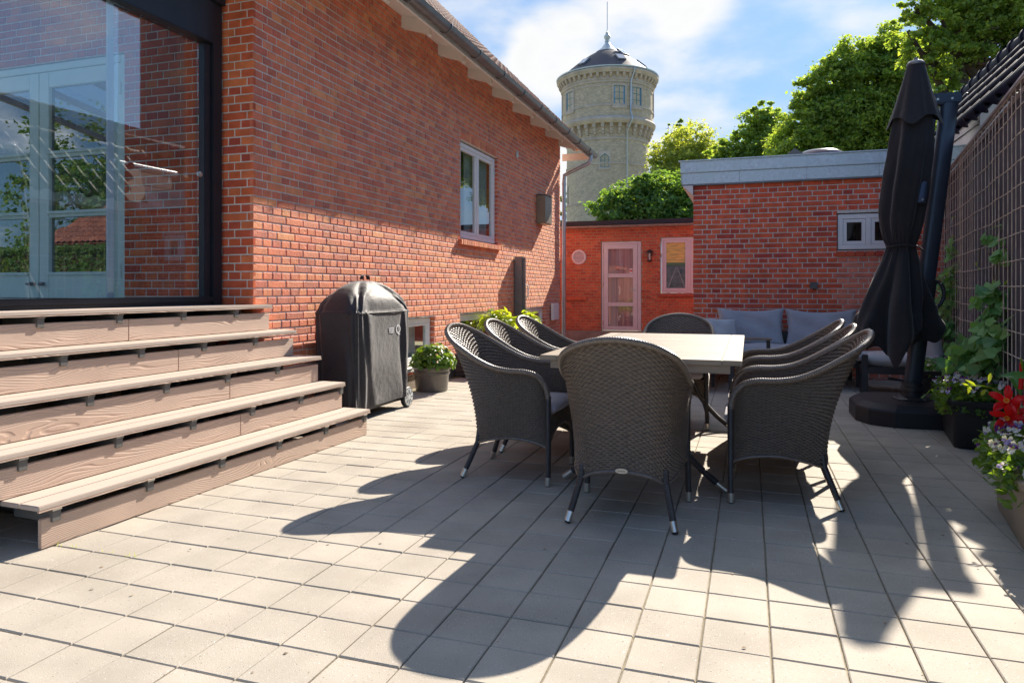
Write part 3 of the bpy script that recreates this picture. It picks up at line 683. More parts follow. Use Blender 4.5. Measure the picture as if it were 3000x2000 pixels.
# side awning cassette
aw = empty('side_awning', (HX, 11.2, 0), label='tall grey metal side awning cassette standing against the house wall', cat='side awning')
MB().box(.01, .15, -.09, .08, .02, 1.685).build('cassette', 'zincd', aw, bevel=.01); MB().box(.152, .19, -.055, -.01, .03, 1.67).build('pull_bar', 'zincd', aw, bevel=.006)
MB().tube([(.19, -.03, 1.0), (.23, -.03, 1.02), (.235, -.03, 1.12), (.23, -.03, 1.2), (.19, -.03, 1.22)], .012, 8).build('handle', 'white', aw, smooth=True)

# ------------------------------------------------------------------ conservatory
def conservatory():
    c = empty('conservatory', label='glazed garden room with dark aluminium frame at the top of the steps', cat='conservatory')
    gx = -4.02; y1 = HY0-.03; y0 = .9; xw = -9.3
    P = lambda n, *a, **k: MB().box(*a).build(n, k.get('m', 'navy'), c, bevel=.004)
    P('corner_post', gx-.05, gx+.05, y1-.10, y1, 1.02, 4.2); P('jamb_profile', gx-.03, gx+.03, y1-.17, y1-.105, 1.08, 3.05)
    P('corner_post', gx-.05, gx+.05, y0, y0+.1, .0, 4.2); P('corner_post', xw-.05, xw+.05, y0, y0+.1, .0, 4.2)
    P('head_beam', gx-.06, gx+.062, y0+.1, y1-.1, 3.06, 3.38); P('fascia_beam', gx-.06, gx+.085, y0+.1, y1+.0, 3.384, 4.0); P('head_beam', xw, gx-.05, y0, y0+.1, 3.06, 3.4)
    P('sill_rail', gx-.07, gx+.05, y0+.1, y1-.1, 1.045, 1.085)
    b = MB(); b.box(gx-.07, gx+.035, y0+.1, y1-.1, .9, 1.043); b.build('sill_panel', 'navy', c)
    for i, (a, d) in enumerate([(y1-1.0, y1-.19), (y1-1.95, y1-.93), (y1-2.9, y1-1.9), (y1-3.6, y1-2.85)]):
        ox = gx-.018+.012*(i % 3)
        g_ = MB(); g_.box(ox-.004, ox+.004, a, d, 1.087, 3.058); g_.build('glass_panel', 'glassf', c)
        box('edge_seal', ox-.006, ox+.006, a-.004, a+.045, 1.087, 3.058, 'sealglass', c)
    g_ = MB(); g_.quad((xw, y0+.05, 1.08), (gx, y0+.05, 1.08), (gx, y0+.05, 3.06), (xw, y0+.05, 3.06)); g_.build('glass_panel', 'glass', c)
    g_ = MB(); g_.quad((xw, y0+.1, 1.08), (xw, y1, 1.08), (xw, y1, 3.06), (xw, y0+.1, 3.06)); g_.build('glass_panel', 'glass', c)
    MB().box(xw, gx-.07, y0+.1, y1-.0, .93, 1.045).build('floor_slab', 'cream', c)
    r = MB(); r.add([(xw, y0, 3.42), (gx, y0, 3.42), (gx, y1, 3.95), (xw, y1, 3.95)], [(0, 1, 2, 3)]); r.build('glass_roof', 'roofglass', c)
    for i in range(7):
        x = xw+.05+(gx-xw-.1)*i/6; rb = MB(); rb.add([(x-.03, y0, 3.34), (x+.03, y0, 3.34), (x+.03, y0, 3.41), (x-.03, y0, 3.41), (x-.03, y1, 3.87), (x+.03, y1, 3.87), (x+.03, y1, 3.94), (x-.03, y1, 3.94)], [(0, 1, 2, 3), (7, 6, 5, 4), (0, 4, 5, 1), (1, 5, 6, 2), (2, 6, 7, 3), (3, 7, 4, 0)]); rb.build('roof_bar', 'white', c)
    k = MB(); Mk = Matrix.Translation((gx+.03, y1-.235, 2.02)) @ Matrix.Rotation(R(90), 4, 'Y'); k.lathe([(.001, 0), (.02, 0), (.022, .02), (.001, .022)], 16, cap=False); o = k.build('knob', 'steel', c, smooth=True); o.matrix_world = Mk
M['sealglass'] = pmat('clear_seal_profile', (.62, .72, .82), .25, spec=.7)
M['roofglass'] = glassmat('roof_glass', (.95, .97, .97), boost=1)
conservatory()

# ------------------------------------------------------------------ timber-look steps
def steps():
    s = empty('terrace_steps', (-2.848, 4.905, 0), R(-1.9), label='wide brown composite steps with open gaps climbing to the glazed garden room', cat='steps')
    # local: x to the terrace, y along the wall (0 at the far end, negative to the camera)
    T = [(.0, 2.64, .2), (-.215, 2.9, .405), (-.42, 2.9, .61), (-.62, 2.9, .815), (-.80, 3.4, 1.02)]
    ends = [0, -.02, -.05, -.10, -.17]
    for i, (x, ln, z) in enumerate(T):
        e = ends[i]; run = .255 if i < 4 else .36; y0 = e-ln
        # riser board(s)
        zb = z-.205 if i else 0.; zt = z-.066; joints = {0: [], 1: [-1.12-.02], 2: [-.98], 3: [-1.17], 4: [-1.32]}[i]
        js = [y0+.004]+[e+jj for jj in joints]+[e-.003]
        for a, b in zip(js, js[1:]): MB().box(x-.020, x+.0, a+.0012, b-.0012, zb+.003, zt).build('riser_board', 'riser', s, bevel=.003)
        # tread boards
        nb = 2; w = (run-.004)/nb
        for q in range(nb):
            xa = x+.028-run+q*w+.002; xb = xa+w-.004
            bd = MB(); bd.box(xa, xb, y0-.02, e+.01, z-.023, z); bd.build('tread_board', 'tread', s, bevel=.0035)
        ed = MB(); ed.box(x+.012, x+.024, y0-.02, e+.009, z-.029, z-.0235); ed.build('edge_strip', 'riser', s)
        # joists with square ends and clips
        k = 0
        while True:
            yj = -.045-.505*k
            if yj < y0+.03: break
            if yj < e:
                jj = MB(); jj.box(x-run+.02, x+.012, yj-.021, yj+.021, z-.09, z-.026); jo = jj.build('joist', 'joist', s, bevel=.002)
                MB().box(x+.0, x+.016, yj-.022, yj+.022, z-.040, z-.0245).build('clip', 'steel', jo)
            k += 1
    # bearers under the treads seen through the gaps
    for k in range(6):
        yj = -.3-.505*k
        b = MB(); b.box(-1.05, -.1, yj-.022, yj+.022, .02, .12); b.box(-1.05, -.35, yj-.022, yj+.022, .12, .33); b.box(-1.05, -.58, yj-.02, yj+.02, .33, .6); b.build('bearer', 'joist', s)
steps()
# foundation wall under the garden room, visible through the gaps
fw = MB(); fw.box(-4.6, -4.05, .9, HY0-.005, -.05, .93); tag(fw.build('foundation_wall', 'concrete'), 'low concrete foundation wall under the glazed garden room behind the steps', 'foundation wall')

# ------------------------------------------------------------------ wicker
def weave(P, Uc, Vr, sub=4, amp=.0038, rowgap=.0016, shift=None):
    """P: (nv,nu,3) surface sampled with sub steps per stake/row; displaces it into an over-under weave"""
    nv, nu = P.shape[:2]
    du = np.gradient(P, axis=1); dv = np.gradient(P, axis=0); n = np.cross(du, dv); n /= (np.linalg.norm(n, axis=2, keepdims=True)+1e-9)
    u = np.arange(nu)/sub; v = np.arange(nv)/sub; row = np.floor(v); fr = v-row
    prof = np.sin(np.pi*np.clip(fr, 0, 1))**.75
    cw = np.cos(np.pi*(u[None, :]+row[:, None])); D = np.sign(cw)*np.abs(cw)**.6*amp*prof[:, None]-.0055*(1-prof[:, None])
    stake = (np.cos(np.pi*2*(u[None, :]))**6)*0
    return P+n*(D+stake)[:, :, None]
def sheet(P, name, m, parent, **k):
    nv, nu = P.shape[:2]; return mesh_np(name, P.reshape(-1, 3), gridF(nu, nv), m if not isinstance(m, str) else M[m], parent, smooth=False)
def mirror(pts): a = [(-x, y, z) for x, y, z in pts]; return a+[(x, y, z) for x, y, z in reversed(pts)][1:]

CH_TOP = [(.272, .268, .50), (.280, .252, .575), (.292, .205, .635), (.300, .13, .658), (.305, .03, .662), (.308, -.07, .680), (.304, -.17, .722), (.292, -.265, .776), (.262, -.35, .828), (.195, -.41, .872), (.10, -.44, .901), (0, -.448, .910)]
CH_BOT = [(.270, .268, .215), (.270, .252, .222), (.272, .205, .240), (.273, .13, .256), (.272, .03, .262), (.266, -.05, .252), (.252, -.12, .236), (.230, -.172, .218), (.198, -.205, .212), (.15, -.218, .235), (.08, -.223, .25), (0, -.225, .255)]
def wrapped(mb, pts, r, n=8, amp=.08, per=.012):
    """tube wound with strand: radius ripples along it"""
    P = [Vector(p) for p in pts]; ds = [0]
    for a, b in zip(P, P[1:]): ds.append(ds[-1]+(b-a).length)
    k = int(ds[-1]/per*2); out = []; rr = []
    for i in range(k+1):
        d = ds[-1]*i/k; j = 0
        while j < len(ds)-2 and ds[j+1] < d: j += 1
        f = (d-ds[j])/(ds[j+1]-ds[j]+1e-9); out.append(P[j].lerp(P[j+1], min(1, max(0, f)))); rr.append(r*(1+(amp if i % 2 else -amp)))
    mb.tube(out, rr, n)
def make_chair(label, group):
    c = empty('garden_chair', label=label, cat='chair', group=group)
    nu, nv, sub = 86, 56, 4
    top = mirror([(x, y, z) for x, y, z in CH_TOP]); bot = mirror(CH_BOT)
    t = np.linspace(0, 1, nu*sub+1); 
    # spread stakes evenly by arc length along the top
    tt = np.linspace(0, 1, 900); Q = cr(top, tt)*.5+cr(bot, tt)*.5; dl = np.r_[0, np.cumsum(np.linalg.norm(np.diff(Q, axis=0), axis=1))]; t = np.interp(np.linspace(0, dl[-1], nu*sub+1), dl, tt)
    A = cr(bot, t); B = cr(top, t); v = np.linspace(0, 1, nv*sub+1)
    side = np.clip((-B[:, 1]-.0)/.25, 0, 1)          # 0 on the arms, 1 at the back
    p = 1.05+.85*side
    w = v[:, None]**p[None, :]
    P = np.empty((len(v), len(t), 3))
    P[:, :, 0] = A[None, :, 0]*(1-w)+B[None, :, 0]*w; P[:, :, 1] = A[None, :, 1]*(1-w)+B[None, :, 1]*w; P[:, :, 2] = A[None, :, 2]*(1-v[:, None])+B[None, :, 2]*v[:, None]
    # barrel bulge of the side panels
    sh = sheet(weave(P, None, None, sub), 'wicker_shell', 'wicker', c)
    r = MB(); wrapped(r, cr(top, np.linspace(0, 1, 160)), .0165, 8, .06); r.build('rim', 'wicker', c)
    b_ = MB(); b_.tube(cr(bot, np.linspace(0, 1, 90)), .008, 6); b_.build('lower_edge', 'wicker', c)
    for sx in (-1, 1):
        for fr in (0, 1):
            pts = [(sx*.272, .268, .52), (sx*.272, .268, .2), (sx*.278, .266, .05)] if fr else [(sx*.204, -.192, .27), (sx*.207, -.200, .21), (sx*.247, -.262, .05)]
            l = MB(); wrapped(l, pts, .0165, 10, .05); lo = l.build('leg', 'wickerd', c)
            a = Vector(pts[-2]); b = Vector(pts[-1]); d = (b-a).normalized(); e = b+d*.045
            q = MB(); q.tube([b-d*.004, e], .0175, 14); q.build('leg_tip', 'steel', lo, smooth=True)
            q = MB(); q.tube([e, e+d*.008], [.015, .012], 12); q.build('glide', 'black', lo)
    # front apron below the seat
    nu2, nv2 = 30, 12; u = np.linspace(0, 1, nu2*sub+1); v = np.linspace(0, 1, nv2*sub+1)
    zb = .27+.085*np.sin(np.pi*u)**.7-.035
    P2 = np.empty((len(v), len(u), 3)); P2[:, :, 0] = -.262+.524*u[None, :]; P2[:, :, 1] = .268; P2[:, :, 2] = zb[None, :]*(1-v[:, None])+.405*v[:, None]
    P2 = P2[:, ::-1]
    sheet(weave(P2, None, None, sub), 'front_apron', 'wicker', c)
    ap = MB(); ap.tube([(-.262+.524*i/24, .268, .27+.085*math.sin(math.pi*i/24)**.7-.035) for i in range(25)], .010, 6); ap.build('apron_edge', 'wicker', c)
    MB().prism([(-.262, .262), (-.262, -.02), (-.205, -.20), (.205, -.20), (.262, -.02), (.262, .262)], .392, .404).build('seat_deck', 'wicker', c)
    # seat cushion, box shaped, slightly domed
    n = 22; V = []; F = []
    W, D0, D1 = .252, -.205, .305
    def cz(a, b): return .030*(1-abs(a)**6)*(1-abs(b)**6)
    for s in (1, -1):
        for i in range(n+1):
            for j_ in range(n+1):
                a = -1+2*i/n; b = -1+2*j_/n; sq = 1-.05*(abs(a*b)**3)
                fr = 1.0
                x = a*W*sq*(1-.17*max(0, -b)**1.5); y = (D0+D1)/2+b*(D1-D0)/2*sq; edge = max(abs(a), abs(b)); h = .032*(1-max(0, edge-.86)**2/.14**2*.55)+.008*(1-a*a)*(1-b*b)
                V.append((x, y, .440+s*h+.001*math.sin(9*a+4*b)))
    m = (n+1)**2
    for s in (0, 1):
        for i in range(n):
            for j_ in range(n):
                k = s*m+i*(n+1)+j_; f = (k, k+n+1, k+n+2, k+1); F.append(f if s == 0 else f[::-1])
    ring = [i*(n+1) for i in range(n+1)]+[n*(n+1)+j_ for j_ in range(1, n+1)]+[i*(n+1)+n for i in range(n-1, -1, -1)]+[j_ for j_ in range(n-1, 0, -1)]
    for a, b in zip(ring, ring[1:]+ring[:1]): F.append((a, b, m+b, m+a)[::-1])
    o = mesh_np('seat_cushion', V, F, M['cush'], c, smooth=True)
    return c
GC = 'dark wicker garden armchairs round the dining table'
LAB = ['wicker armchair with oval badge, its back turned at the near end of the table',
       'wicker armchair on the left side of the dining table, nearest of the three there',
       'wicker armchair on the left side of the dining table, the middle one of the three',
       'wicker armchair left of the table, farthest of the three, towards the back building',
       'wicker armchair on the right side of the dining table, nearest of the three there',
       'wicker armchair on the right side of the dining table, the middle one of the three',
       'wicker armchair right of the table, farthest of the three, towards the grey sofa',
       'wicker armchair at the far end of the dining table, facing the viewer']
spots = [(-.585, 3.640, R(0.3), 0), (-1.368, 4.225, R(-90.5), 1), (-1.372, 4.925, R(-89), 2), (-1.36, 5.62, R(-91), 3),
         (.172, 4.235, R(90.5), 4), (.178, 4.895, R(89), 5), (.185, 5.58, R(91), 6), (-.60, 6.21, R(180), 7)]
ch0 = make_chair(LAB[0], GC)
chairs = []
for i, (x, y, rz, li) in enumerate(spots):
    o = ch0 if i == 0 else copy_tree(ch0)
    o.location = (x, y, 0); o.rotation_euler = (0, 0, rz); o['label'] = LAB[li]; chairs.append(o)
bad = MB(); bad.lathe([(.001, 0), (.030, 0), (.032, .002), (.030, .004), (.001, .004)], 24, sx=1, sy=.42, cap=False); bo = bad.build('badge', 'steel', chairs[0], smooth=True)
bo.location = (0, -.236, .264); bo.rotation_euler = (R(90), 0, 0)
bt = MB()
for i in range(14): bt.box(-.019+i*.0028, -.0178+i*.0028, -.003+.0015*math.sin(i*2.2), .003+.0015*math.sin(i*1.3), .0041, .0046)
b2 = bt.build('badge_engraving', 'black', bo)

# ------------------------------------------------------------------ dining table
def table():
    x0, x1, y0, y1, z = -1.14, -.035, 3.90, 6.12, .765
    t = empty('dining_table', ((x0+x1)/2, (y0+y1)/2, 0), label='rectangular weathered teak dining table on woven pedestal legs', cat='table')
    L = (x1-x0)/2; W = (y1-y0)/2; th = .028; fw = .10
    def plank(a, b, c, d): MB().box(a, b, c, d, z-th, z).build('plank', 'teak', t, bevel=.0025)
    plank(-L, -L+fw, -W, W); plank(L-fw, L, -W, W)
    plank(-L+fw+.0015, L-fw-.0015, -W, -W+fw); plank(-L+fw+.0015, L-fw-.0015, W-fw, W)
    n = 24; w = (2*W-2*fw)/n
    for i in range(n): plank(-L+fw+.0015, L-fw-.0015, -W+fw+i*w+.002+(.003 if i == 0 else 0), -W+fw+(i+1)*w-.002)
    MB().box(-L+.06, L-.06, -W+.015, -W+.075, z-th-.045, z-th-.001).build('apron', 'teak', t); MB().box(-L+.06, L-.06, W-.075, W-.015, z-th-.045, z-th-.001).build('apron', 'teak', t)
    for s in (-1, 1): MB().box(s*(L-.09)-.02, s*(L-.09)+.02, -W+.08, W-.08, z-th-.045, z-th-.001).build('side_rail', 'teak', t)
    for yy in (-W+.235, W-.17):
        ped = empty('pedestal', (0, yy, 0)); ped.parent = t
        legs = []
        for s in (-1, 1):
            pts = cr([(s*.10, 0, .72), (s*.115, 0, .58), (s*.145, 0, .42), (s*.215, 0, .26), (s*.33, 0, .125), (s*.44, 0, .035)], np.linspace(0, 1, 40))
            l = MB(); wrapped(l, pts, .0185, 10, .07); lo = l.build('leg', 'wickerd', ped)
            a = Vector(pts[-2]); b = Vector(pts[-1]); d = (b-a).normalized(); MB().tube([b-d*.03, b+d*.035], .020, 14).build('leg_tip', 'steel', lo, smooth=True)
            legs.append(pts)
        sub = 4; nu, nv = 12, 30; v = np.linspace(0, 1, nv*sub+1); zz = .72-.50*v; R_ = legs[1]; xr = np.interp(-zz, -R_[:, 2], R_[:, 0]); u = np.linspace(-1, 1, nu*sub+1)
        P = np.empty((len(v), len(u), 3)); P[:, :, 0] = xr[:, None]*u[None, :]; P[:, :, 1] = 0; arch = .10*(1-u**2)
        P[:, :, 2] = zz[:, None]+arch[None, :]*(v[:, None]**3)
        sheet(weave(P, None, None, sub), 'woven_panel', 'wicker', ped)
        MB().box(-.14, .14, -.05, .05, .69, .70).build('top_plate', 'anthr', ped)
    MB().box(-.03, .03, -W+.25, W-.2, .62, .66).build('stretcher', 'wicker', t)
table()

# ------------------------------------------------------------------ cantilever parasol
def parasol():
    bx, by = 1.36, 7.0
    p = empty('cantilever_parasol', (bx, by, 0), label='closed black cantilever parasol on a leaning dark pole with weighted base', cat='parasol')
    # base
    poly = [(-.48, -.2), (-.40, -.38), (-.22, -.485), (.34, -.485), (.46, -.40), (.50, -.22), (.50, .26), (.40, .42), (.24, .48), (-.24, .48), (-.42, .40), (-.48, .22)]
    b = MB(); n = len(poly); rings = [(1, .0), (1.0, .125), (.985, .14), (.86, .175), (.84, .178)]
    vs = [(x*s, y*s, z) for s, z in rings for x, y in poly]; b.add(vs, [(i*n+j, i*n+(j+1) % n, (i+1)*n+(j+1) % n, (i+1)*n+j) for i in range(len(rings)-1) for j in range(n)]+[tuple(range(n-1, -1, -1)), tuple(range((len(rings)-1)*n, len(rings)*n))])
    base = b.build('base', 'black', p, bevel=.006)
    f = MB(); f.lathe([(.15, .178), (.155, .185), (.13, .20), (.085, .21), (.085, .25), (.092, .255), (.092, .29), (.085, .295), (.085, .33)], 28); fo = f.build('foot_collar', 'anthr', p, smooth=True)
    for i in range(6): a = i*math.pi/3; MB().lathe([(.012, .187), (.010, .196)], 8, (.135*math.cos(a), .135*math.sin(a))).build('bolt', 'steel', fo)
    MB().tube([(-.07, -.03, .34), (-.20, -.06, .36)], [.008, .014], 8).build('locking_lever', 'anthr', fo)
    # main pole, oval, leaning
    def oval(a, c, rx, ry, name, m, par, k=18):
        a = Vector(a); c = Vector(c); d = (c-a).normalized(); sx = d.cross(Vector((0, 1, 0))).normalized()*-1; sy = d.cross(sx).normalized()
        mb = MB(); vs = []
        for q in (a, c):
            for j in range(k):
                th = 2*math.pi*j/k; cc, s_ = math.cos(th), math.sin(th); vs.append(q+sx*rx*math.copysign(abs(cc)**.7, cc)+sy*ry*math.copysign(abs(s_)**.7, s_))
        mb.add(vs, [(j, (j+1) % k, k+(j+1) % k, k+j) for j in range(k)]+[tuple(range(k-1, -1, -1)), tuple(range(k, 2*k))]); return mb.build(name, m, par, smooth=True)
    A = Vector((-.005, 0, .25)); T = Vector((.300, .03, 2.83)); d = (T-A).normalized()
    pole = oval(A, T, .070, .052, 'pole', 'navyl', p)
    s0 = A+d*.85
    oval(s0-d*.11, s0+d*.13, .082, .062, 'slider_housing', 'anthr', p)
    hd = MB(); hp = [s0+Vector((.06, -.02, .12)), s0+Vector((.12, -.02, .10)), s0+Vector((.145, -.02, .03)), s0+Vector((.135, -.02, -.05)), s0+Vector((.09, -.02, -.11)), s0+Vector((.055, -.02, -.10))]
    hd.tube(cr([tuple(q) for q in hp], np.linspace(0, 1, 20)), .016, 10); hd.build('crank_handle', 'anthr', p, smooth=True)
    for q in (hp[1], hp[4]): MB().tube([q+Vector((0, -.016, 0)), q+Vector((0, -.021, 0))], .007, 8).build('screw', 'steel', p)
    # cap joining pole and strut
    cb = MB(); Mx = Matrix.Translation(T+Vector((-.045, 0, -.03))) @ d.to_track_quat('Z', 'Y').to_matrix().to_4x4()
    cb = MB(); cb.box(T.x-.165, T.x+.076, T.y-.058, T.y+.056, T.z-.085, T.z+.01); cb.build('pole_cap', 'navyl', p, bevel=.012)
    for xx in (-.11, .0): MB().tube([(T.x+xx, T.y-.058, T.z-.045), (T.x+xx, T.y-.064, T.z-.045)], .010, 10).build('screw', 'steel', p)
    oval(T+Vector((-.128, -.01, -.06)), Vector((.01, -.30, 1.86)), .032, .022, 'strut', 'navyl', p)
    MB().tube([(.012, -.318, 1.89), (.012, -.328, 1.89)], .009, 10).build('screw', 'steel', p)
    # canopy: folded cloth.  (z, centre x, half width, depth ratio)
    cx0, cy0 = .0, -.15
    prof = [(3.06, .030, .070), (2.96, .030, .085), (2.80, .022, .115), (2.60, .010, .155), (2.40, .000, .180), (2.15, -.030, .190), (1.95, -.055, .192), (1.75, -.075, .180), (1.60, -.080, .145), (1.515, -.078, .115), (1.47, -.078, .125), (1.35, -.085, .165), (1.20, -.095, .215), (1.05, -.105, .262), (.90, -.112, .290), (.75, -.112, .305), (.62, -.11, .305), (.50, -.11, .290)]
    nt_ = 144; nz = 130; V = []; zs = np.linspace(0, 1, nz); prof = [(z_+(.09*max(0, 1.2-z_)), x_-.035-.035*max(0, 1.5-z_), w_*(.93 if z_ > 1.4 else .92)) for z_, x_, w_ in prof]; pr = cr(prof, zs)
    for i in range(nz):
        z, cx, w = pr[i]; fold = min(1, max(0, (3.02-z)/.5)); dn = max(0, (1.5-z)/1.0); nk = math.exp(-((z-1.515)/.10)**2)
        for j in range(nt_):
            th = 2*math.pi*j/nt_
            tw = .9*(3.06-z)
            f1 = math.sin(8*th+1.3*math.sin(z*2.3)+.4*tw); f2 = math.sin(13*th-2*z+1.7); f3 = math.sin(5*th+z*1.8+.8); f4 = math.sin(29*th+3*math.sin(z*3))
            r = w*(1+fold*(.07*f3+.075*f1*(.6+.4*math.sin(z*1.7+th))+.03*f2)+dn*(.24*f3+.10*f1+.05*f2)+nk*.06*f4+.012*math.sin(21*z+4*th)*fold)
            ry = r*(.84+.1*dn)
            zz = z
            if z < .95:   # hanging lobes of the hem
                k = (.95-z)/.45; zz = z+k*(.05+.20*(.5+.5*math.sin(5*th+.6)) + .10*math.sin(2*th+2.3) + .04*f2)-.02*k
            V.append((cx+r*math.cos(th), cy0+ry*math.sin(th), zz))
    cn = mesh_np('canopy', V, gridF(nt_, nz, True), M['canopy'], p, smooth=True)
    # wind vent flap at the top with pointed corners
    V = []; nz = 30
    for i in range(nz):
        v = i/(nz-1); z0 = 3.075-.50*v
        for j in range(nt_):
            th = 2*math.pi*j/nt_; cor = abs(math.cos(2*th+.5))**3
            r = .066+.112*v**1.0*(1+.36*cor*v)+.008*math.sin(9*th+2)*v; V.append((-.002-.01*v+r*math.cos(th), cy0+r*.9*math.sin(th), z0-.05*v*v*cor+.03*v*v*(1-cor)))
    mesh_np('vent_flap', V, gridF(nt_, nz, True), M['canopy'], p, smooth=True)
    MB().lathe([(.070, 3.06), (.072, 3.075), (.055, 3.095), (.02, 3.108), (.018, 3.125), (.001, 3.13)], 24, (-.002, cy0)).build('finial', 'zincd', p, smooth=True)
    st = MB(); pts = [(-.113+.116*math.cos(a), cy0+.11*math.sin(a), 1.515+.006*math.sin(3*a)) for a in np.linspace(0, 2*math.pi, 60)]; st.tube(pts, .009, 6); st.tube([(-.05, cy0-.11, 1.51), (0, cy0-.14, 1.495), (.03, cy0-.135, 1.46)], .007, 6); st.build('strap', 'canopy', p, smooth=True)
    # mast and ribs inside
    MB().tube([(-.06, cy0, .95), (.03, cy0, 3.0)], .02, 8).build('canopy_mast', 'navy', p)
parasol()

# ------------------------------------------------------------------ lounge furniture
def cushion(name, sx, sy, sz, m, parent, loc, rot=(0, 0, 0), puff=.5, seed=0, dent=0.):
    n = 20; V = []; F = []
    rs = random.Random(seed); ph = [rs.uniform(0, 6) for _ in range(6)]
    for s in (1, -1):
        for i in range(n+1):
            for j in range(n+1):
                a = -1+2*i/n; b = -1+2*j/n; e = (1-abs(a)**3.2)*(1-abs(b)**3.2); e = max(e, 0)**.5
                corner = 1-.07*(1-abs(a)**2)*(abs(b)**4)-.0; cornerb = 1-.10*(1-abs(b)**2)*(abs(a)**4)
                wr = .012*math.sin(5*a+ph[0]+2*b)*math.sin(4*b+ph[1])*sz*6*e
                x = a*sx/2*cornerb; y = b*sy/2*corner-dent*(1-a*a)*max(0, b)**2
                V.append((x, y, s*sz/2*(1-puff+puff*e)*min(1, e*3+.12)+wr))
    m_ = (n+1)**2
    for s in (0, 1):
        for i in range(n):
            for j in range(n): k = s*m_+i*(n+1)+j; f = (k, k+n+1, k+n+2, k+1); F.append(f if s == 0 else f[::-1])
    ring = [i*(n+1) for i in range(n+1)]+[n*(n+1)+j for j in range(1, n+1)]+[i*(n+1)+n for i in range(n-1, -1, -1)]+[j for j in range(n-1, 0, -1)]
    for a, b in zip(ring, ring[1:]+ring[:1]): F.append((a, b, m_+b, m_+a)[::-1])
    return mesh_np(name, V, F, m if not isinstance(m, str) else M[m], parent, smooth=True, loc=loc, rot=rot)
def sofa():
    s = empty('corner_sofa', (.3, 9.4, 0), label='grey corner lounge sofa with thick back cushions against the annex wall', cat='sofa')
    X = lambda x: x-.3; Y = lambda y: y-9.4
    # frame main
    def leg(x, y, z=.30, w=.028): MB().box(X(x)-w, X(x)+w, Y(y)-w, Y(y)+w, 0, z).build('leg', 'anthr', s, bevel=.004)
    for x, y in ((-.80, 9.78), (1.20, 9.78), (1.20, 8.70), (.3, 8.98)): leg(x, y)
    leg(-.185, 8.16, .60, .03); leg(-.80, 8.16); leg(-.40, 8.6, .28, .02); leg(.20, 8.20, .59, .02)
    fr = MB(); fr.box(X(-.83), X(1.27), Y(8.93), Y(8.99), .24, .31); fr.box(X(-.83), X(1.27), Y(9.80), Y(9.86), .24, .60); fr.box(X(-.83), X(-.215), Y(8.135), Y(8.18), .24, .31); fr.box(X(-.215), X(-.16), Y(8.19), Y(8.93), .24, .31); fr.box(X(1.215), X(1.265), Y(8.7), Y(9.8), .24, .31)
    fr.build('frame', 'anthr', s, bevel=.004)
    MB().box(X(-.83), X(1.26), Y(9.0), Y(9.79), .30, .325).build('seat_base', 'anthr', s)
    for i, (a, b, c, d) in enumerate([(-.81, -.17, 8.15, 9.0), (-.15, .53, 8.95, 9.62), (.54, 1.24, 8.70, 9.62)]):
        cushion('seat_cushion', b-a, d-c, .14, 'pillow' if i == 0 else 'sofac', s, (X((a+b)/2), Y((c+d)/2), .395), puff=.25, seed=i)
    cushion('back_cushion', .84, .50, .22, 'sofac', s, (X(.015), Y(9.63), .66), (R(78), 0, R(1)), seed=3, dent=.03); cushion('back_cushion', .84, .50, .22, 'sofac', s, (X(.85), Y(9.62), .655), (R(79), 0, R(-1)), seed=5, dent=.035)
    cushion('back_cushion', .60, .44, .20, 'sofac', s, (X(-.68), Y(9.0), .60), (R(76), 0, R(75)), seed=8, dent=.02)
    a = MB(); a.box(X(-.215), X(.235), Y(8.10), Y(8.2), .592, .612); a.build('armrest', 'teak', s, bevel=.004)
    pl = cushion('scatter_pillow', .42, .34, .17, 'pillow', None, (-.33, 9.02, .62), (R(68), R(2), R(28)), puff=.75, seed=11)
    tag(pl, 'pale grey scatter pillow leaning at the left end of the grey corner sofa', 'pillow')
sofa()
def lounge_chair():
    s = empty('lounge_chair', (1.55, 8.75, 0), R(-3), label='low grey lounge chair with pinkish seat pad behind the closed parasol', cat='armchair')
    for x, y, z in ((-.35, -.36, .44), (.38, -.36, .44), (-.35, .36, .44), (.38, .36, .44)): MB().box(x-.03, x+.03, y-.03, y+.03, 0, z).build('leg', 'anthr', s, bevel=.004)
    f = MB(); f.box(-.32, .35, -.385, -.335, .24, .31); f.box(-.32, .35, .335, .385, .24, .31); f.box(-.375, -.33, -.33, .33, .24, .31); f.box(.355, .41, -.33, .33, .24, .31); f.build('frame', 'anthr', s, bevel=.004)
    cushion('seat_cushion', .70, .68, .13, 'pillow', s, (.0, 0, .375), puff=.2, seed=21); cushion('back_cushion', .64, .5, .2, 'pillow', s, (.30, 0.02, .64), (R(78), 0, R(88)), seed=22, dent=.02)
lounge_chair()

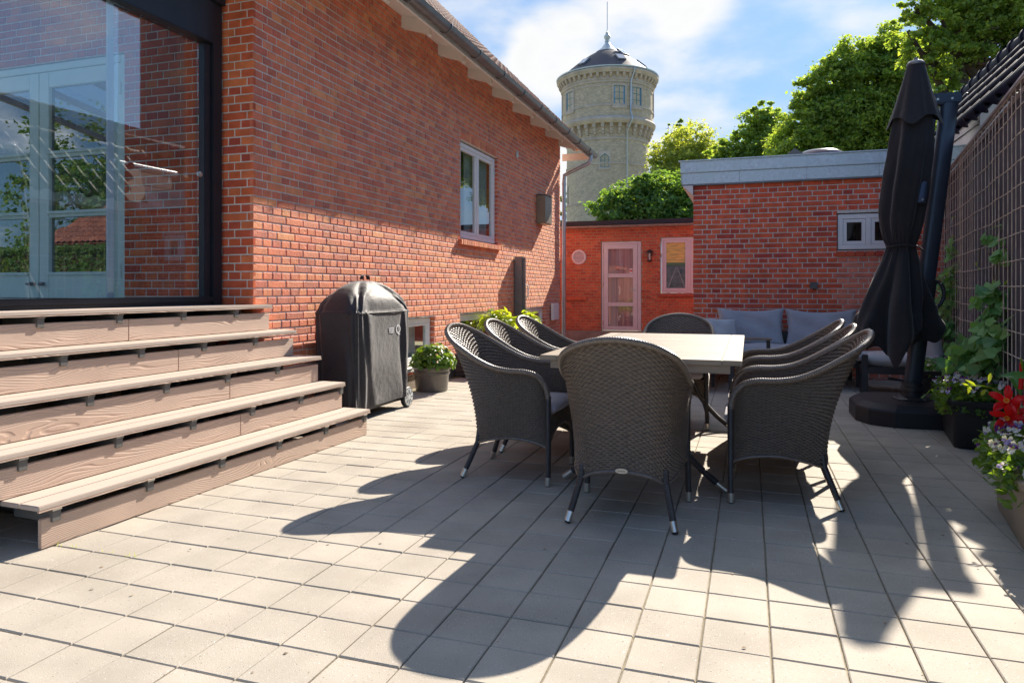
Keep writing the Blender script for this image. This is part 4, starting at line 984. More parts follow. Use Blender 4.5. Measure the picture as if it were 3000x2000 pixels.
# ------------------------------------------------------------------ covered grill
def grill():
    gx0, gx1, gy0, gy1 = -3.60, -3.15, 5.27, 6.27
    cx, cy = (gx0+gx1)/2, (gy0+gy1)/2
    g = empty('covered_grill', (cx, cy, 0), label='gas grill under a black fitted cover with wheels, parked by the brick wall', cat='grill')
    a, b = (gx1-gx0)/2, (gy1-gy0)/2; nt_, nz = 160, 90; V = []
    def sup(th, p): c, s = math.cos(th), math.sin(th); return math.copysign(abs(c)**(2/p), c), math.copysign(abs(s)**(2/p), s)
    for i in range(nz):
        v = i/(nz-1)
        for j in range(nt_):
            th = 2*math.pi*(j+.5)/nt_
            cr2 = lambda q, w_: math.exp(-(q/w_)**2)
            if v < .66:
                k = v/.66; z = .10+.83*k; p = 8; x, y = sup(th, p)
                lo = 1-k
                d = .016*lo*math.sin(5*th+2.2*k+.5)+.012*lo*math.sin(11*th-3.2*k)+.006*math.sin(17*th+5*k)+.008*abs(math.sin(7*th+3*k))**.5
                fc = 0
                if x > .5:   # folds of the side facing the terrace
                    fc = .030*cr2(y-.02-.10*lo, .045+.05*lo)-.022*cr2(y-.13-.16*lo, .05)+.022*cr2(y+.70-.25*lo*lo, .07)*lo-.02*cr2(y+.52-.35*lo, .06)*lo+.020*cr2(y-.75+.1*lo, .05)*(.3+lo)-.018*cr2(y-.62, .06)
                if y < -.5: fc2 = .014*cr2(x-.2-.5*lo, .16)*lo+.012*cr2(x+.55, .12)
                else: fc2 = 0
                V.append((x*(a*(1-.03*lo))+math.cos(th)*d+fc, y*(b*(1-.02*lo))+math.sin(th)*d-fc2, z+.016*math.sin(4*th+1)*lo+.006*math.sin(13*th)*k))
            else:
                k = (v-.66)/.34; x, y = sup(th, 8*(1-k)**1.5+2.3)
                w = 1-.93*k**1.25; z = .935+.285*(1-(1-k)**1.75)
                sh = .016*math.sin(5*th+2+3*k)*math.sin(math.pi*k)+.010*math.sin(12*th+6*k)*math.sin(math.pi*min(1, k*2.5))+.007*math.sin(23*th)*math.exp(-(k/.10)**2)
                pk = .012*abs(math.cos(2*th))**6*math.sin(math.pi*k)
                V.append((x*a*w*(1.02 if k < .04 else 1)+math.cos(th)*sh, y*b*w*(1.012 if k < .04 else 1)+math.sin(th)*sh, z+sh*.5+pk-(.010 if .03 < k < .10 else 0)))
    mesh_np('cover', V, gridF(nt_, nz, True), M['cover'], g, smooth=True)
    VA = np.array(V); VA = VA[VA[:, 0] > a*.8]
    def skin(y, z): k = np.argsort((VA[:, 1]-y)**2+(VA[:, 2]-z)**2)[:8]; return float(VA[k, 0].max())+.003
    hd = MB(); P = cr([(0, -.06, 1.232), (0, -.045, 1.262), (0, 0, 1.272), (0, .045, 1.262), (0, .06, 1.232)], np.linspace(0, 1, 16)); n = len(P)
    hd.add([(p[0]+s, p[1], p[2]+t) for p in P for s, t in ((-.018, 0), (.018, 0), (.018, .004), (-.018, .004))], [(4*i+q, 4*i+(q+1) % 4, 4*i+4+(q+1) % 4, 4*i+4+q) for i in range(n-1) for q in range(4)]); hd.build('strap_handle', 'cover', g)
    pip = MB(); pip.tube([(a*.97, -b*.97, .12+.8*i/20) for i in range(21)], .004, 6); pip.build('corner_piping', 'cover', g)
    hm = MB(); hm.tube([(math.copysign(abs(math.cos(t))**(2/9), math.cos(t))*a*1.02, math.copysign(abs(math.sin(t))**(2/9), math.sin(t))*b*1.012, .935) for t in np.linspace(0, 2*math.pi, 120)], .005, 6); hm.build('hem_piping', 'cover', g)
    # cart under the cover
    c = MB(); c.box(-a*.8, a*.8, -b*.85, b*.88, .07, .14); c.build('cart_frame', 'black', g, bevel=.01)
    for y in (.84*b,):
        for s in (-1, 1):
            wh = MB(); Mw = Matrix.Translation((s*(a*.97), y, .098)) @ Matrix.Rotation(R(90), 4, 'Y')
            w = MB(); w.lathe([(.055, -.02), (.092, -.022), (.098, -.015), (.098, .015), (.092, .022), (.055, .02)], 32); wo = w.build('wheel', 'black', g, smooth=True); wo.matrix_local = Mw
            h = MB(); h.lathe([(.001, .019), (.08, .019), (.084, .0235), (.02, .027), (.001, .028)], 28, cap=False); ho = h.build('hub_cap', 'zinc' if s > 0 else 'black', wo, smooth=True)
            for i in range(8):
                an = i*math.pi/4; sp = MB(); Mr = Matrix.Rotation(an, 4, 'Z'); sp.box(.03, .072, -.003, .003, .0265, .029, Mr); sp.build('spoke_slot', 'black', wo)
    for s in (-1, 1): MB().tube([(s*a*.7, -b*.8, .0), (s*a*.7, -b*.8, .10)], .018, 10).build('leg', 'black', g)
    MB().lathe([(.10, .03), (.12, .05), (.12, .12), (.09, .16)], 24, (-a*.2, -b*.62)).build('gas_bottle', 'orange', g, smooth=True)
    MB().tube(cr([(a*.3, -b*.4, .1), (a*.8, -b*.55, .02), (a*1.0, -b*.9, .015), (a*.7, -b*1.05, .05)], np.linspace(0, 1, 20)), .008, 6).build('gas_hose', 'zincd', g)
    # print on the cover
    def text(s_, size, loc, name):
        cu = bpy.data.curves.new(name, 'FONT'); cu.body = s_; cu.size = size; cu.extrude = .0008; cu.materials.append(M['textw']); cu.offset = .0004
        tmp = bpy.data.objects.new(name, cu); COL.objects.link(tmp); bpy.context.view_layer.update()
        me = bpy.data.meshes.new_from_object(tmp.evaluated_get(bpy.context.evaluated_depsgraph_get())); bpy.data.objects.remove(tmp); bpy.data.curves.remove(cu)
        o = bpy.data.objects.new(name, me); COL.objects.link(o); o.parent = g; o.location = loc; o.rotation_euler = (R(90), 0, R(90)); return o
    t1 = text('WEBER', .058, (skin(.09, .75), .04, .735), 'printed_name'); t1.scale = (.5, 1.35, 1); text('Q', .115, (skin(.21, .76), .175, .728), 'printed_letter')
grill()

# ------------------------------------------------------------------ leaves
def leaf_arrays(C, Nn, size, kind='oval', droop=.3, tw=None):
    """C (n,3) centres, Nn (n,3) leaf normals; returns V,F for n folded leaves. kind: diamond (4 v) or oval (7 v)"""
    n = len(C); size = np.broadcast_to(size, n)
    r = rng.normal(size=(n, 3)); Nn = Nn/(np.linalg.norm(Nn, axis=1, keepdims=True)+1e-9)
    A = np.cross(Nn, r); A /= (np.linalg.norm(A, axis=1, keepdims=True)+1e-9)
    if tw is not None: A = A+tw; A -= Nn*(A*Nn).sum(1, keepdims=True); A /= (np.linalg.norm(A, axis=1, keepdims=True)+1e-9)
    B = np.cross(Nn, A)
    if kind == 'diamond':
        T = np.array([(-.5, 0, -.10), (0, -.36, .06), (.55, 0, -.12), (0, .36, .06)]); Fq = np.array([(0, 1, 2, 3)])
    elif kind == 'heart':
        T = np.array([(-.42, .0, .0), (-.46, -.30, .05), (-.08, -.46, .02), (.6, 0, -.16), (-.08, .46, .02), (-.46, .30, .05), (.05, 0, -.05)]); Fq = np.array([(0, 1, 2, 6), (6, 2, 3, 3), (6, 3, 4, 4), (0, 6, 4, 5)])
    elif kind == 'long':
        T = np.array([(-.5, 0, 0), (-.15, -.17, .05), (.2, -.15, .03), (.6, 0, -.12), (.2, .15, .03), (-.15, .17, .05), (-.15, 0, 0), (.2, 0, -.02)]); Fq = np.array([(0, 1, 6, 5), (6, 1, 2, 7), (5, 6, 7, 4), (7, 2, 3, 4)])
    else:
        T = np.array([(-.5, 0, 0), (-.2, -.27, .06), (.2, -.24, .04), (.55, 0, -.12), (.2, .24, .04), (-.2, .27, .06), (-.2, 0, 0), (.2, 0, -.02)]); Fq = np.array([(0, 1, 6, 5), (6, 1, 2, 7), (5, 6, 7, 4), (7, 2, 3, 4)])
    k = len(T); V = C[:, None, :]+size[:, None, None]*(A[:, None, :]*T[None, :, 0, None]+B[:, None, :]*T[None, :, 1, None]+Nn[:, None, :]*T[None, :, 2, None])
    F = (Fq[None]+(np.arange(n)*k)[:, None, None]).reshape(-1, 4)
    return V.reshape(-1, 3), F
def fix_tris(F):
    return [tuple(dict.fromkeys(f)) for f in F.tolist()]
def leaves(name, C, Nn, size, m, parent, kind='oval', stuff=False, tw=None):
    V, F = leaf_arrays(np.asarray(C, float), np.asarray(Nn, float), size, kind, tw=tw)
    if kind == 'heart': F = fix_tris(F)
    o = mesh_np(name, V, F, M[m], parent)
    if stuff: o['kind'] = 'stuff'
    return o
def single_leaves(name, C, Nn, size, m, parent, kind):
    """each large leaf its own object sharing mesh data"""
    mes = []
    for q in range(3):
        V, F = leaf_arrays(np.zeros((1, 3)), np.array([[0, 0, 1.]]), 1.0, kind); me = bpy.data.meshes.new(name); me.from_pydata((V*[1, 1, 1+.5*q]).tolist(), [], fix_tris(F)); flat(me); me.materials.append(M[m]); mes.append(me)
    for i, (c, n) in enumerate(zip(C, Nn)):
        o = bpy.data.objects.new(name, mes[i % 3]); COL.objects.link(o); o.parent = parent; o.location = c
        q = Vector(n).to_track_quat('Z', 'Y') @ Matrix.Rotation(rnd.uniform(0, 6.28), 3, 'Z').to_quaternion(); o.rotation_euler = q.to_euler(); s = size*rnd.uniform(.7, 1.25); o.scale = (s, s, s)

# ------------------------------------------------------------------ trees
def tree(label, base, zb, blobs, n, lsize, m, trunk_r=.2, group=None, clump=.16, per=55, name='tree', limbs=True, gaps=.0, flat=1.):
    """blobs: (x,y,z,rx,rz) world"""
    t = empty(name, (base[0], base[1], zb), label=label, cat='tree', group=group)
    bl = np.array(blobs, float); wts = bl[:, 3]**2; wts /= wts.sum(); nc = max(1, n//per)
    idx = rng.choice(len(bl), nc, p=wts); d = rng.normal(size=(nc, 3)); d /= np.linalg.norm(d, axis=1, keepdims=True)
    rad = rng.uniform(.25, 1.0, nc)**.45
    cc = bl[idx, :3]+d*rad[:, None]*np.stack([bl[idx, 3], bl[idx, 3], bl[idx, 4]], 1)
    cs_ = bl[idx, 3]*clump*rng.uniform(.6, 1.5, nc)
    li = np.repeat(np.arange(nc), per); g_ = rng.normal(size=(len(li), 3))*np.array([1, 1, .55])
    C = cc[li]+g_*cs_[li][:, None]*.62
    Nn = rng.normal(size=(len(li), 3))*.75+np.array([0, 0, .8])+d[li]*.5
    V, F = leaf_arrays(C-np.array([base[0], base[1], zb]), Nn, lsize*rng.uniform(.65, 1.35, len(li)), 'diamond')
    mesh_np('crown', V, F, M[m], t)
    w = MB(); B0 = Vector((0, 0, 0)); ctr = Vector(tuple((bl[:, :3]*wts[:, None]).sum(0)-np.array([base[0], base[1], zb]))); top = Vector((ctr.x, ctr.y, ctr.z*.9))
    w.tube([B0, B0.lerp(top, .5)+Vector((trunk_r*.6, 0, 0)), top], [trunk_r, trunk_r*.7, trunk_r*.35], 10); w.build('trunk', 'bark', t, smooth=True)
    if limbs:
        l = MB(); rs = random.Random(len(blobs)+n)
        for b in bl:
            e = Vector((b[0]-base[0], b[1]-base[1], b[2]-zb)); s0 = B0.lerp(top, rs.uniform(.45, .85))
            mid = s0.lerp(e, .5)+Vector((rs.uniform(-.1, .1), rs.uniform(-.1, .1), .12))*b[3]
            l.tube([s0, mid, e], [trunk_r*.38, trunk_r*.24, trunk_r*.10], 7)
            for q in range(7):
                a = s0.lerp(mid, rs.uniform(.3, 1)) if q < 3 else mid.lerp(e, rs.uniform(.1, 1)); dd = Vector((rs.gauss(0, 1), rs.gauss(0, 1), rs.gauss(.3, .7))).normalized()*b[3]*.85
                l.tube([a, a+dd*.5+Vector((0, 0, .06*b[3])), a+dd], [trunk_r*.14, trunk_r*.085, trunk_r*.03], 5)
        l.build('branch', 'bark', t, smooth=True)
    return t
def PB(lst, Z0):
    """pixel blobs (px, py, r_px, [dZ]) -> world blobs at depth Z0"""
    out = []
    for b in lst:
        Z = Z0+(b[3] if len(b) > 3 else 0); x, y, z = at(b[0], Z, b[1]); r = b[2]/FPX*Z; out.append((x, y, z, r, r*(b[4] if len(b) > 4 else .9)))
    return out
TG = 'trees behind the low buildings'
tree('dense dark green maple bush in front of the water tower foot', at(1880, 31), 0, PB([(1790, 610, 62), (1850, 590, 75, 1), (1930, 560, 75, 0), (1990, 575, 75, 1), (2060, 610, 80, 1), (1900, 640, 90), (1760, 660, 45), (1980, 660, 90), (1905, 540, 38), (1870, 545, 30)], 31), 26000, .16, 'tree3', .18, TG, clump=.22)
tree('pale yellow green round willow right of the water tower', at(2010, 55), 0, PB([(1990, 440, 75), (2030, 410, 60, 2), (1950, 450, 55), (2070, 450, 70), (1940, 520, 60), (2020, 520, 90), (2100, 500, 80), (2000, 590, 90), (2100, 600, 90)], 55), 24000, .22, 'tree2', .3, TG, clump=.24)
for i, (px, py) in enumerate([(1958, 370), (1990, 352), (2022, 362)]):
    tree(['slim poplar tip left of the other two behind the willow', 'tallest slim poplar tip in the middle behind the willow', 'slim poplar tip right of the other two behind the willow'][i], at(px, 70), 0, PB([(px, py, 10), (px-3, py+25, 15), (px+3, py+55, 20), (px, py+100, 26), (px, py+160, 30)], 70), 3000, .26, 'tree1', .2, 'poplars behind the willow', name='poplar_tree')
tree('medium oak with a pointed top between willow and big trees', at(2240, 42), 0, PB([(2245, 325, 38), (2215, 360, 50), (2275, 365, 52), (2235, 410, 70), (2180, 420, 45), (2300, 420, 60), (2160, 470, 60), (2250, 480, 90), (2330, 470, 70), (2200, 560, 90), (2320, 560, 90), (2110, 440, 40), (2360, 410, 60), (2130, 500, 60), (2380, 470, 80)], 42), 42000, .19, 'tree1', .3, TG, clump=.20)
tree('broad dense oak behind the annex roof left of the parasol', at(2560, 33), 0, PB([(2500, 180, 75), (2580, 165, 70), (2440, 235, 70), (2540, 250, 90), (2640, 220, 90), (2420, 320, 80), (2500, 340, 95), (2600, 330, 95), (2400, 400, 70), (2490, 430, 90), (2600, 430, 90), (2450, 290, 40), (2680, 320, 90), (2700, 420, 80), (2550, 520, 90), (2620, 130, 70), (2700, 200, 90), (2380, 270, 60), (2360, 350, 70), (2330, 430, 80), (2400, 480, 90), (2460, 180, 50)], 33), 95000, .155, 'tree1', .4, TG, clump=.20)
tree('huge spreading oak at the top right with dark limbs', at(2930, 24), 0, PB([(2760, 60, 90), (2860, -20, 120), (2970, 40, 120), (2700, 150, 70), (2800, 160, 95), (2900, 170, 90), (3060, 150, 120), (2740, 270, 80), (2850, 280, 80), (3100, 20, 130), (2800, -90, 130), (2950, -140, 150), (3150, -120, 150), (2680, 20, 45), (2930, 300, 60), (3200, 250, 130), (2660, 90, 60), (2900, 60, 110), (2780, 360, 70), (2880, 380, 70)], 24), 62000, .135, 'tree1', .6, TG, clump=.15)
tree('sliver of a small tree behind the house downpipe, left of the tower', at(1652, 95), 0, PB([(1650, 580, 14), (1655, 620, 18), (1648, 660, 20), (1658, 560, 10)], 95), 2200, .34, 'tree3', .2, TG)
tree('light maple crown between the bush and the annex corner', at(2000, 38), 0, PB([(1990, 560, 40), (2040, 540, 45), (2060, 590, 60), (2090, 650, 60)], 38), 9000, .18, 'tree2', .2, TG)

# ------------------------------------------------------------------ water tower
def tower():
    Zt = 80.; cx, cy = at(1779, Zt); t = empty('water_tower', (cx, cy, 0), label='round yellow brick water tower with slate cone roof and lightning rod', cat='tower')
    face = math.atan2(-cy, -cx)      # direction towards the camera
    n = 128
    def drum(prof, name, m='towerb', par=None):
        V = []; uv = []
        for r, z in prof:
            for j in range(n+1):
                th = 2*math.pi*j/n; V.append((r*math.cos(th), r*math.sin(th), z)); uv.append((th*4.8, z))
        return mesh_np(name, V, gridF(n+1, len(prof)), M[m], par or t, smooth=True, uv=uv)
    def ringp(prof, name, m='stone'):
        return MB().lathe(prof, n).build(name, m, t, smooth=True)
    px2z = lambda py, D=75.3: CAMH+(HOR-py)*D/FPX
    drum([(4.72, -2), (4.66, 6), (4.60, 10), (4.56, 17.9)], 'lower_drum'); drum([(5.07, 19.55), (5.07, 23.5)], 'upper_drum')
    for z in (10.5, 14.6): ringp([(4.56, z-.06), (4.66, z-.05), (4.66, z+.12), (4.55, z+.16)], 'stone_band')
    ringp([(4.5, 17.2), (4.66, 17.22), (4.66, 17.42), (4.5, 17.45)], 'stone_band')
    drum([(4.62, 17.9), (4.62, 18.9)], 'corbel_field')
    ringp([(4.6, 18.85), (5.16, 18.87), (5.28, 19.0), (5.36, 19.15), (5.40, 19.32), (5.30, 19.5), (5.08, 19.62)], 'lower_cornice')
    ringp([(5.07, 20.65), (5.13, 20.66), (5.13, 20.85), (5.07, 20.9)], 'stone_band'); ringp([(5.07, 22.75), (5.12, 22.76), (5.12, 22.92), (5.07, 22.94)], 'stone_band')
    ringp([(5.07, 23.15), (5.16, 23.16), (5.18, 23.4), (5.25, 23.42), (5.25, 23.5), (5.1, 23.52)], 'stone_band')
    drum([(5.16, 23.5), (5.16, 24.2)], 'corbel_field', 'stone')
    ringp([(5.15, 24.12), (5.52, 24.14), (5.58, 24.3), (5.70, 24.42), (5.70, 24.6), (5.6, 24.66), (5.2, 24.7)], 'upper_cornice')
    me = None
    for q in range(48):
        a = 2*math.pi*q/48
        if me is None:
            b = MB(); b.add([(4.9, -.13, 24.13), (5.50, -.13, 24.13), (5.50, -.13, 23.95), (5.32, -.13, 23.72), (4.9, -.13, 23.6), (4.9, .13, 24.13), (5.50, .13, 24.13), (5.50, .13, 23.95), (5.32, .13, 23.72), (4.9, .13, 23.6)], [(0, 1, 2, 3, 4), (9, 8, 7, 6, 5), (0, 5, 6, 1), (1, 6, 7, 2), (2, 7, 8, 3), (3, 8, 9, 4)])
            o = b.build('corbel', 'stone', t); me = o.data
        else: o = bpy.data.objects.new('corbel', me); COL.objects.link(o); o.parent = t
        o.rotation_euler = (0, 0, a)
    me = None
    for q in range(34):
        a = 2*math.pi*q/34
        if me is None:
            b = MB(); b.box(4.4, 5.12, -.17, .17, 18.45, 18.87); b.box(4.4, 4.94, -.14, .14, 18.05, 18.45); b.box(4.4, 4.80, -.11, .11, 17.72, 18.05); b.box(4.35, 4.74, -.24, .24, 18.72, 18.87)
            o = b.build('bracket', 'stone', t); me = o.data
        else: o = bpy.data.objects.new('bracket', me); COL.objects.link(o); o.parent = t
        o.rotation_euler = (0, 0, a)
    # roof
    rf = drum([(5.62, 24.68), (5.45, 24.78), (4.6, 25.5), (3.4, 26.5), (2.2, 27.35), (1.2, 27.95), (.8, 28.15)], 'roof', 'slate'); MB().lathe([(5.60, 24.66), (5.74, 24.68), (5.76, 24.80), (5.66, 24.82), (5.60, 24.76)], n).build('gutter', 'zinc', t, smooth=True)
    ringp([(1.35, 27.9), (1.1, 28.1), (.7, 28.4), (.36, 28.85), (.22, 29.15), (.30, 29.2), (.30, 29.26), (.20, 29.34), (.34, 29.55), (.38, 29.75), (.26, 29.98), (.14, 30.06), (.20, 30.16), (.10, 30.3), (.03, 30.5)], 'finial', 'zinc')
    MB().tube([(0, 0, 30.3), (0, 0, 33.7)], .04, 8).build('lightning_rod', 'galv', t)
    def skylight(a, r0, z0, w=.8, L=1.3):
        slope = math.atan2(1.0, 1.2); M4 = Matrix.Rotation(a, 4, 'Z') @ Matrix.Translation((r0, 0, z0)) @ Matrix.Rotation(slope, 4, 'Y')
        f = MB(); f.box(-L/2, L/2, -w/2, w/2, -.05, .14, M4); s = f.build('skylight', 'zincd', rf); gl = MB(); gl.box(-L/2+.09, L/2-.09, -w/2+.09, w/2-.09, .142, .15, M4); gl.build('pane', 'pane', s)
    for da, r0, z0 in ((-38, 4.05, 25.98), (22, 3.75, 26.22), (75, 3.9, 26.1), (50, 2.2, 27.4), (-95, 4.0, 26.0)): skylight(face+R(da), r0, z0, L=1.25, w=.95)
    # windows
    def win(da, zc, w, h, R0, nx=2, nz_=3, pointed=False, name='window'):
        M4 = Matrix.Rotation(face+R(da), 4, 'Z') @ Matrix.Translation((R0, 0, zc)) @ Matrix.Rotation(R(90), 4, 'Z')   # local x along wall, -y outward
        f = MB(); o_ = .16
        f.box(-w/2-o_, -w/2, -.12, .2, -h/2-.12, h/2+.25, M4); f.box(w/2, w/2+o_, -.12, .2, -h/2-.12, h/2+.25, M4); f.box(-w/2-o_, w/2+o_, -.14, .2, -h/2-.3, -h/2, M4)
        if not pointed: f.box(-w/2, w/2, -.12, .2, h/2, h/2+.25, M4)
        else:
            for s in (-1, 1): f.add([M4 @ Vector(v) for v in [(s*w/2, -.12, h/2-.4), (s*w/2, -.12, h/2+.25), (0, -.12, h/2+.25), (0, -.12, h/2), (s*w/2, .2, h/2-.4), (s*w/2, .2, h/2+.25), (0, .2, h/2+.25), (0, .2, h/2)]], [(0, 1, 2, 3), (0, 3, 7, 4), (7, 6, 5, 4)])
        s = f.build(name, 'stone', t)
        fr = MB()
        for i in range(nx+1): x = -w/2+w*i/nx; tk = .07 if i in (0, nx) else .035; fr.box(x-tk, x+tk, -.07, -.02, -h/2, h/2, M4)
        for i in range(nz_+1): z = -h/2+h*i/nz_; tk = .07 if i in (0, nz_) else .03; fr.box(-w/2, w/2, -.068, -.022, z-tk, z+tk, M4)
        if pointed:
            for sx in (-1, 1): fr.tube([M4 @ Vector((sx*w/2, -.06, h/2-.42)), M4 @ Vector((0, -.06, h/2-.02))], .06, 6)
        fr.build('frame', 'tealf', s); p = MB(); p.box(-w/2, w/2, -.03, .1, -h/2, h/2, M4); p.build('pane', 'pane', s)
    for da in (-88, -53, 14.5, 38, 92): win(da, 21.72, 1.25, 2.1, 5.02)
    win(-3.2, 14.95+.0, .95, 1.5, 4.52, 2, 2, True)
    win(-72, 11.6, .22, 1.6, 4.55, 1, 1)
    # downpipe
    dp = MB(); a1 = face+R(30); a2 = face+R(26)
    q = lambda r, a, z: (r*math.cos(a), r*math.sin(a), z)
    dp.tube([q(5.74, a1, 24.6), q(5.7, a1, 24.3), q(5.3, a1-.03, 23.3), q(5.28, a1-.035, 21), q(5.25, a1-.035, 19.9), q(5.55, a1-.03, 19.5), q(5.55, a1-.03, 19.1), q(4.85, a2, 18.1), q(4.85, a2, 8)], .075, 8); dp.build('downpipe', 'galv', t, smooth=True)
tower()

# ------------------------------------------------------------------ annex (right) with zinc fascia
AY = 9.93
def annex():
    a = empty('annex', label='low red brick annex with a two tier zinc fascia behind the sofa', cat='building')
    x0, x1 = -.72, 2.62
    w = brick_wall(a, (x0, AY), 0, x1-x0, -.03, 2.56, [(1.07-x0, 1.82-x0, 1.64, 2.12)], 'brick_s', 'mortar', zoff=.02, j=.0125, jit=.0022, depthr=.10, patch=(1.07-x0, 2.2-x0, 0, 1.56, 'brick_p'))
    wn = window_unit(w, 1.085-x0, 1.805-x0, 1.655, 2.105, .025, 'white', fw=.06, mull=(1.44-x0,), inner=.045)
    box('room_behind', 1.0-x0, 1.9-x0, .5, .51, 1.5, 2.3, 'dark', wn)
    u = 1.06-x0
    while u < 1.78-x0:
        MB().box(u+.004, u+.104, -.028+rnd.uniform(-.002, .002), .04, 1.562, 1.628).build('sill_brick', 'brick_s', w, bevel=.005); u += .112
    # zinc fascia in two tiers of sheets, front and left side
    f = MB(); f.box(x0-.165, x1, AY-.075, AY+.3, 2.72, 2.875); fo = f.build('fascia', 'zinc', a)
    xs = [x0-.165, x0+.60, x0+1.43, x0+2.27, x1]
    for i, (p, q) in enumerate(zip(xs, xs[1:])):
        MB().box(p+.001, q-.003, AY-.082, AY-.076, 2.725, 2.862).build('zinc_sheet', 'zinc', fo, bevel=.001); MB().box(p+.02 if i == 0 else p+.001, q-.003, AY-.066, AY-.058, 2.568, 2.716).build('zinc_sheet', 'zinc', fo, bevel=.001)
        MB().box(q-.006, q+.004, AY-.090, AY-.0825, 2.725, 2.862).build('seam', 'zinc', fo)
    MB().box(x0-.19, x1, AY-.095, AY+.04, 2.8755, 2.89).build('cap_flashing', 'zinc', fo); MB().box(x0-.15, x1, AY-.057, AY-.01, 2.55, 2.715).build('backing_board', 'zincd', fo)
    MB().box(x0-.165, x0-.155, AY+.0, AY+3.4, 2.6, 2.875).build('side_fascia', 'zinc', fo)
    s = MB(); s.add([(x0-.155, AY-.055, 2.566), (x0, AY-.055, 2.566), (x0, AY-.055, 2.42), (x0-.155, AY+3.4, 2.566), (x0, AY+3.4, 2.566), (x0, AY+3.4, 2.42)], [(0, 1, 2), (5, 4, 3), (0, 2, 5, 3), (0, 3, 4, 1)]); s.build('eave_soffit', 'pinkwhite', a)
    MB().box(x0+.02, x1, AY+.25, AY+3.4, 2.55, 2.8).build('flat_roof', 'bitumen', a)
    MB().box(x0+.0, x0+.2, AY+.02, AY+3.4, -.03, 2.55).build('side_wall', 'brick_s', a); MB().box(x0, x1, AY+3.4, AY+3.5, -.03, 2.7).build('rear_wall', 'brick_s', a)
    # roof vents
    x, y, _ = at(2328, 10.9, 450); z = CAMH+(HOR-448)/FPX*10.9
    v = empty('roof_vent_cap', (x, y, 2.80), label='small black square vent with pitched cap on the annex roof', cat='roof vent')
    b = MB(); b.box(-.085, .085, -.085, .085, 0, .40); b.build('shaft', 'anthr', v); c = MB(); c.add([(-.13, -.13, .40), (.13, -.13, .40), (.13, .13, .40), (-.13, .13, .40), (0, 0, .52), (-.13, -.13, .385), (.13, -.13, .385), (.13, .13, .385), (-.13, .13, .385)], [(0, 1, 4), (1, 2, 4), (2, 3, 4), (3, 0, 4), (5, 8, 7, 6), (0, 5, 6, 1), (1, 6, 7, 2), (2, 7, 8, 3), (3, 8, 5, 0)]); c.build('cap', 'anthr', v)
    x, y, _ = at(2404, 10.9, 450)
    v = empty('roof_dome', (x, y, 2.80), label='brown plastic dome skylight on the annex roof', cat='skylight')
    d = MB(); d.lathe([(.40, .12), (.40, .25), (.37, .36), (.33, .43), (.25, .47), (.1, .485), (.001, .486)], 32, cap=False); d.build('dome', 'domep', v, smooth=True); MB().lathe([(.42, 0), (.42, .14), (.40, .15)], 32).build('kerb', 'anthr', v)
    j = empty('junction_box', (.795, AY-.03, 1.19), label='small grey electric junction box on the annex brick wall', cat='junction box')
    MB().box(-.045, .045, -.02, .028, -.04, .045).build('housing', 'joist', j, bevel=.006); MB().tube([(0, .0, -.04), (0, .0, -.06)], .01, 6).build('cable_gland', 'anthr', j)
M['domep'] = pmat('brown_acrylic', (.16, .09, .10), .25, coat=.6)
annex()

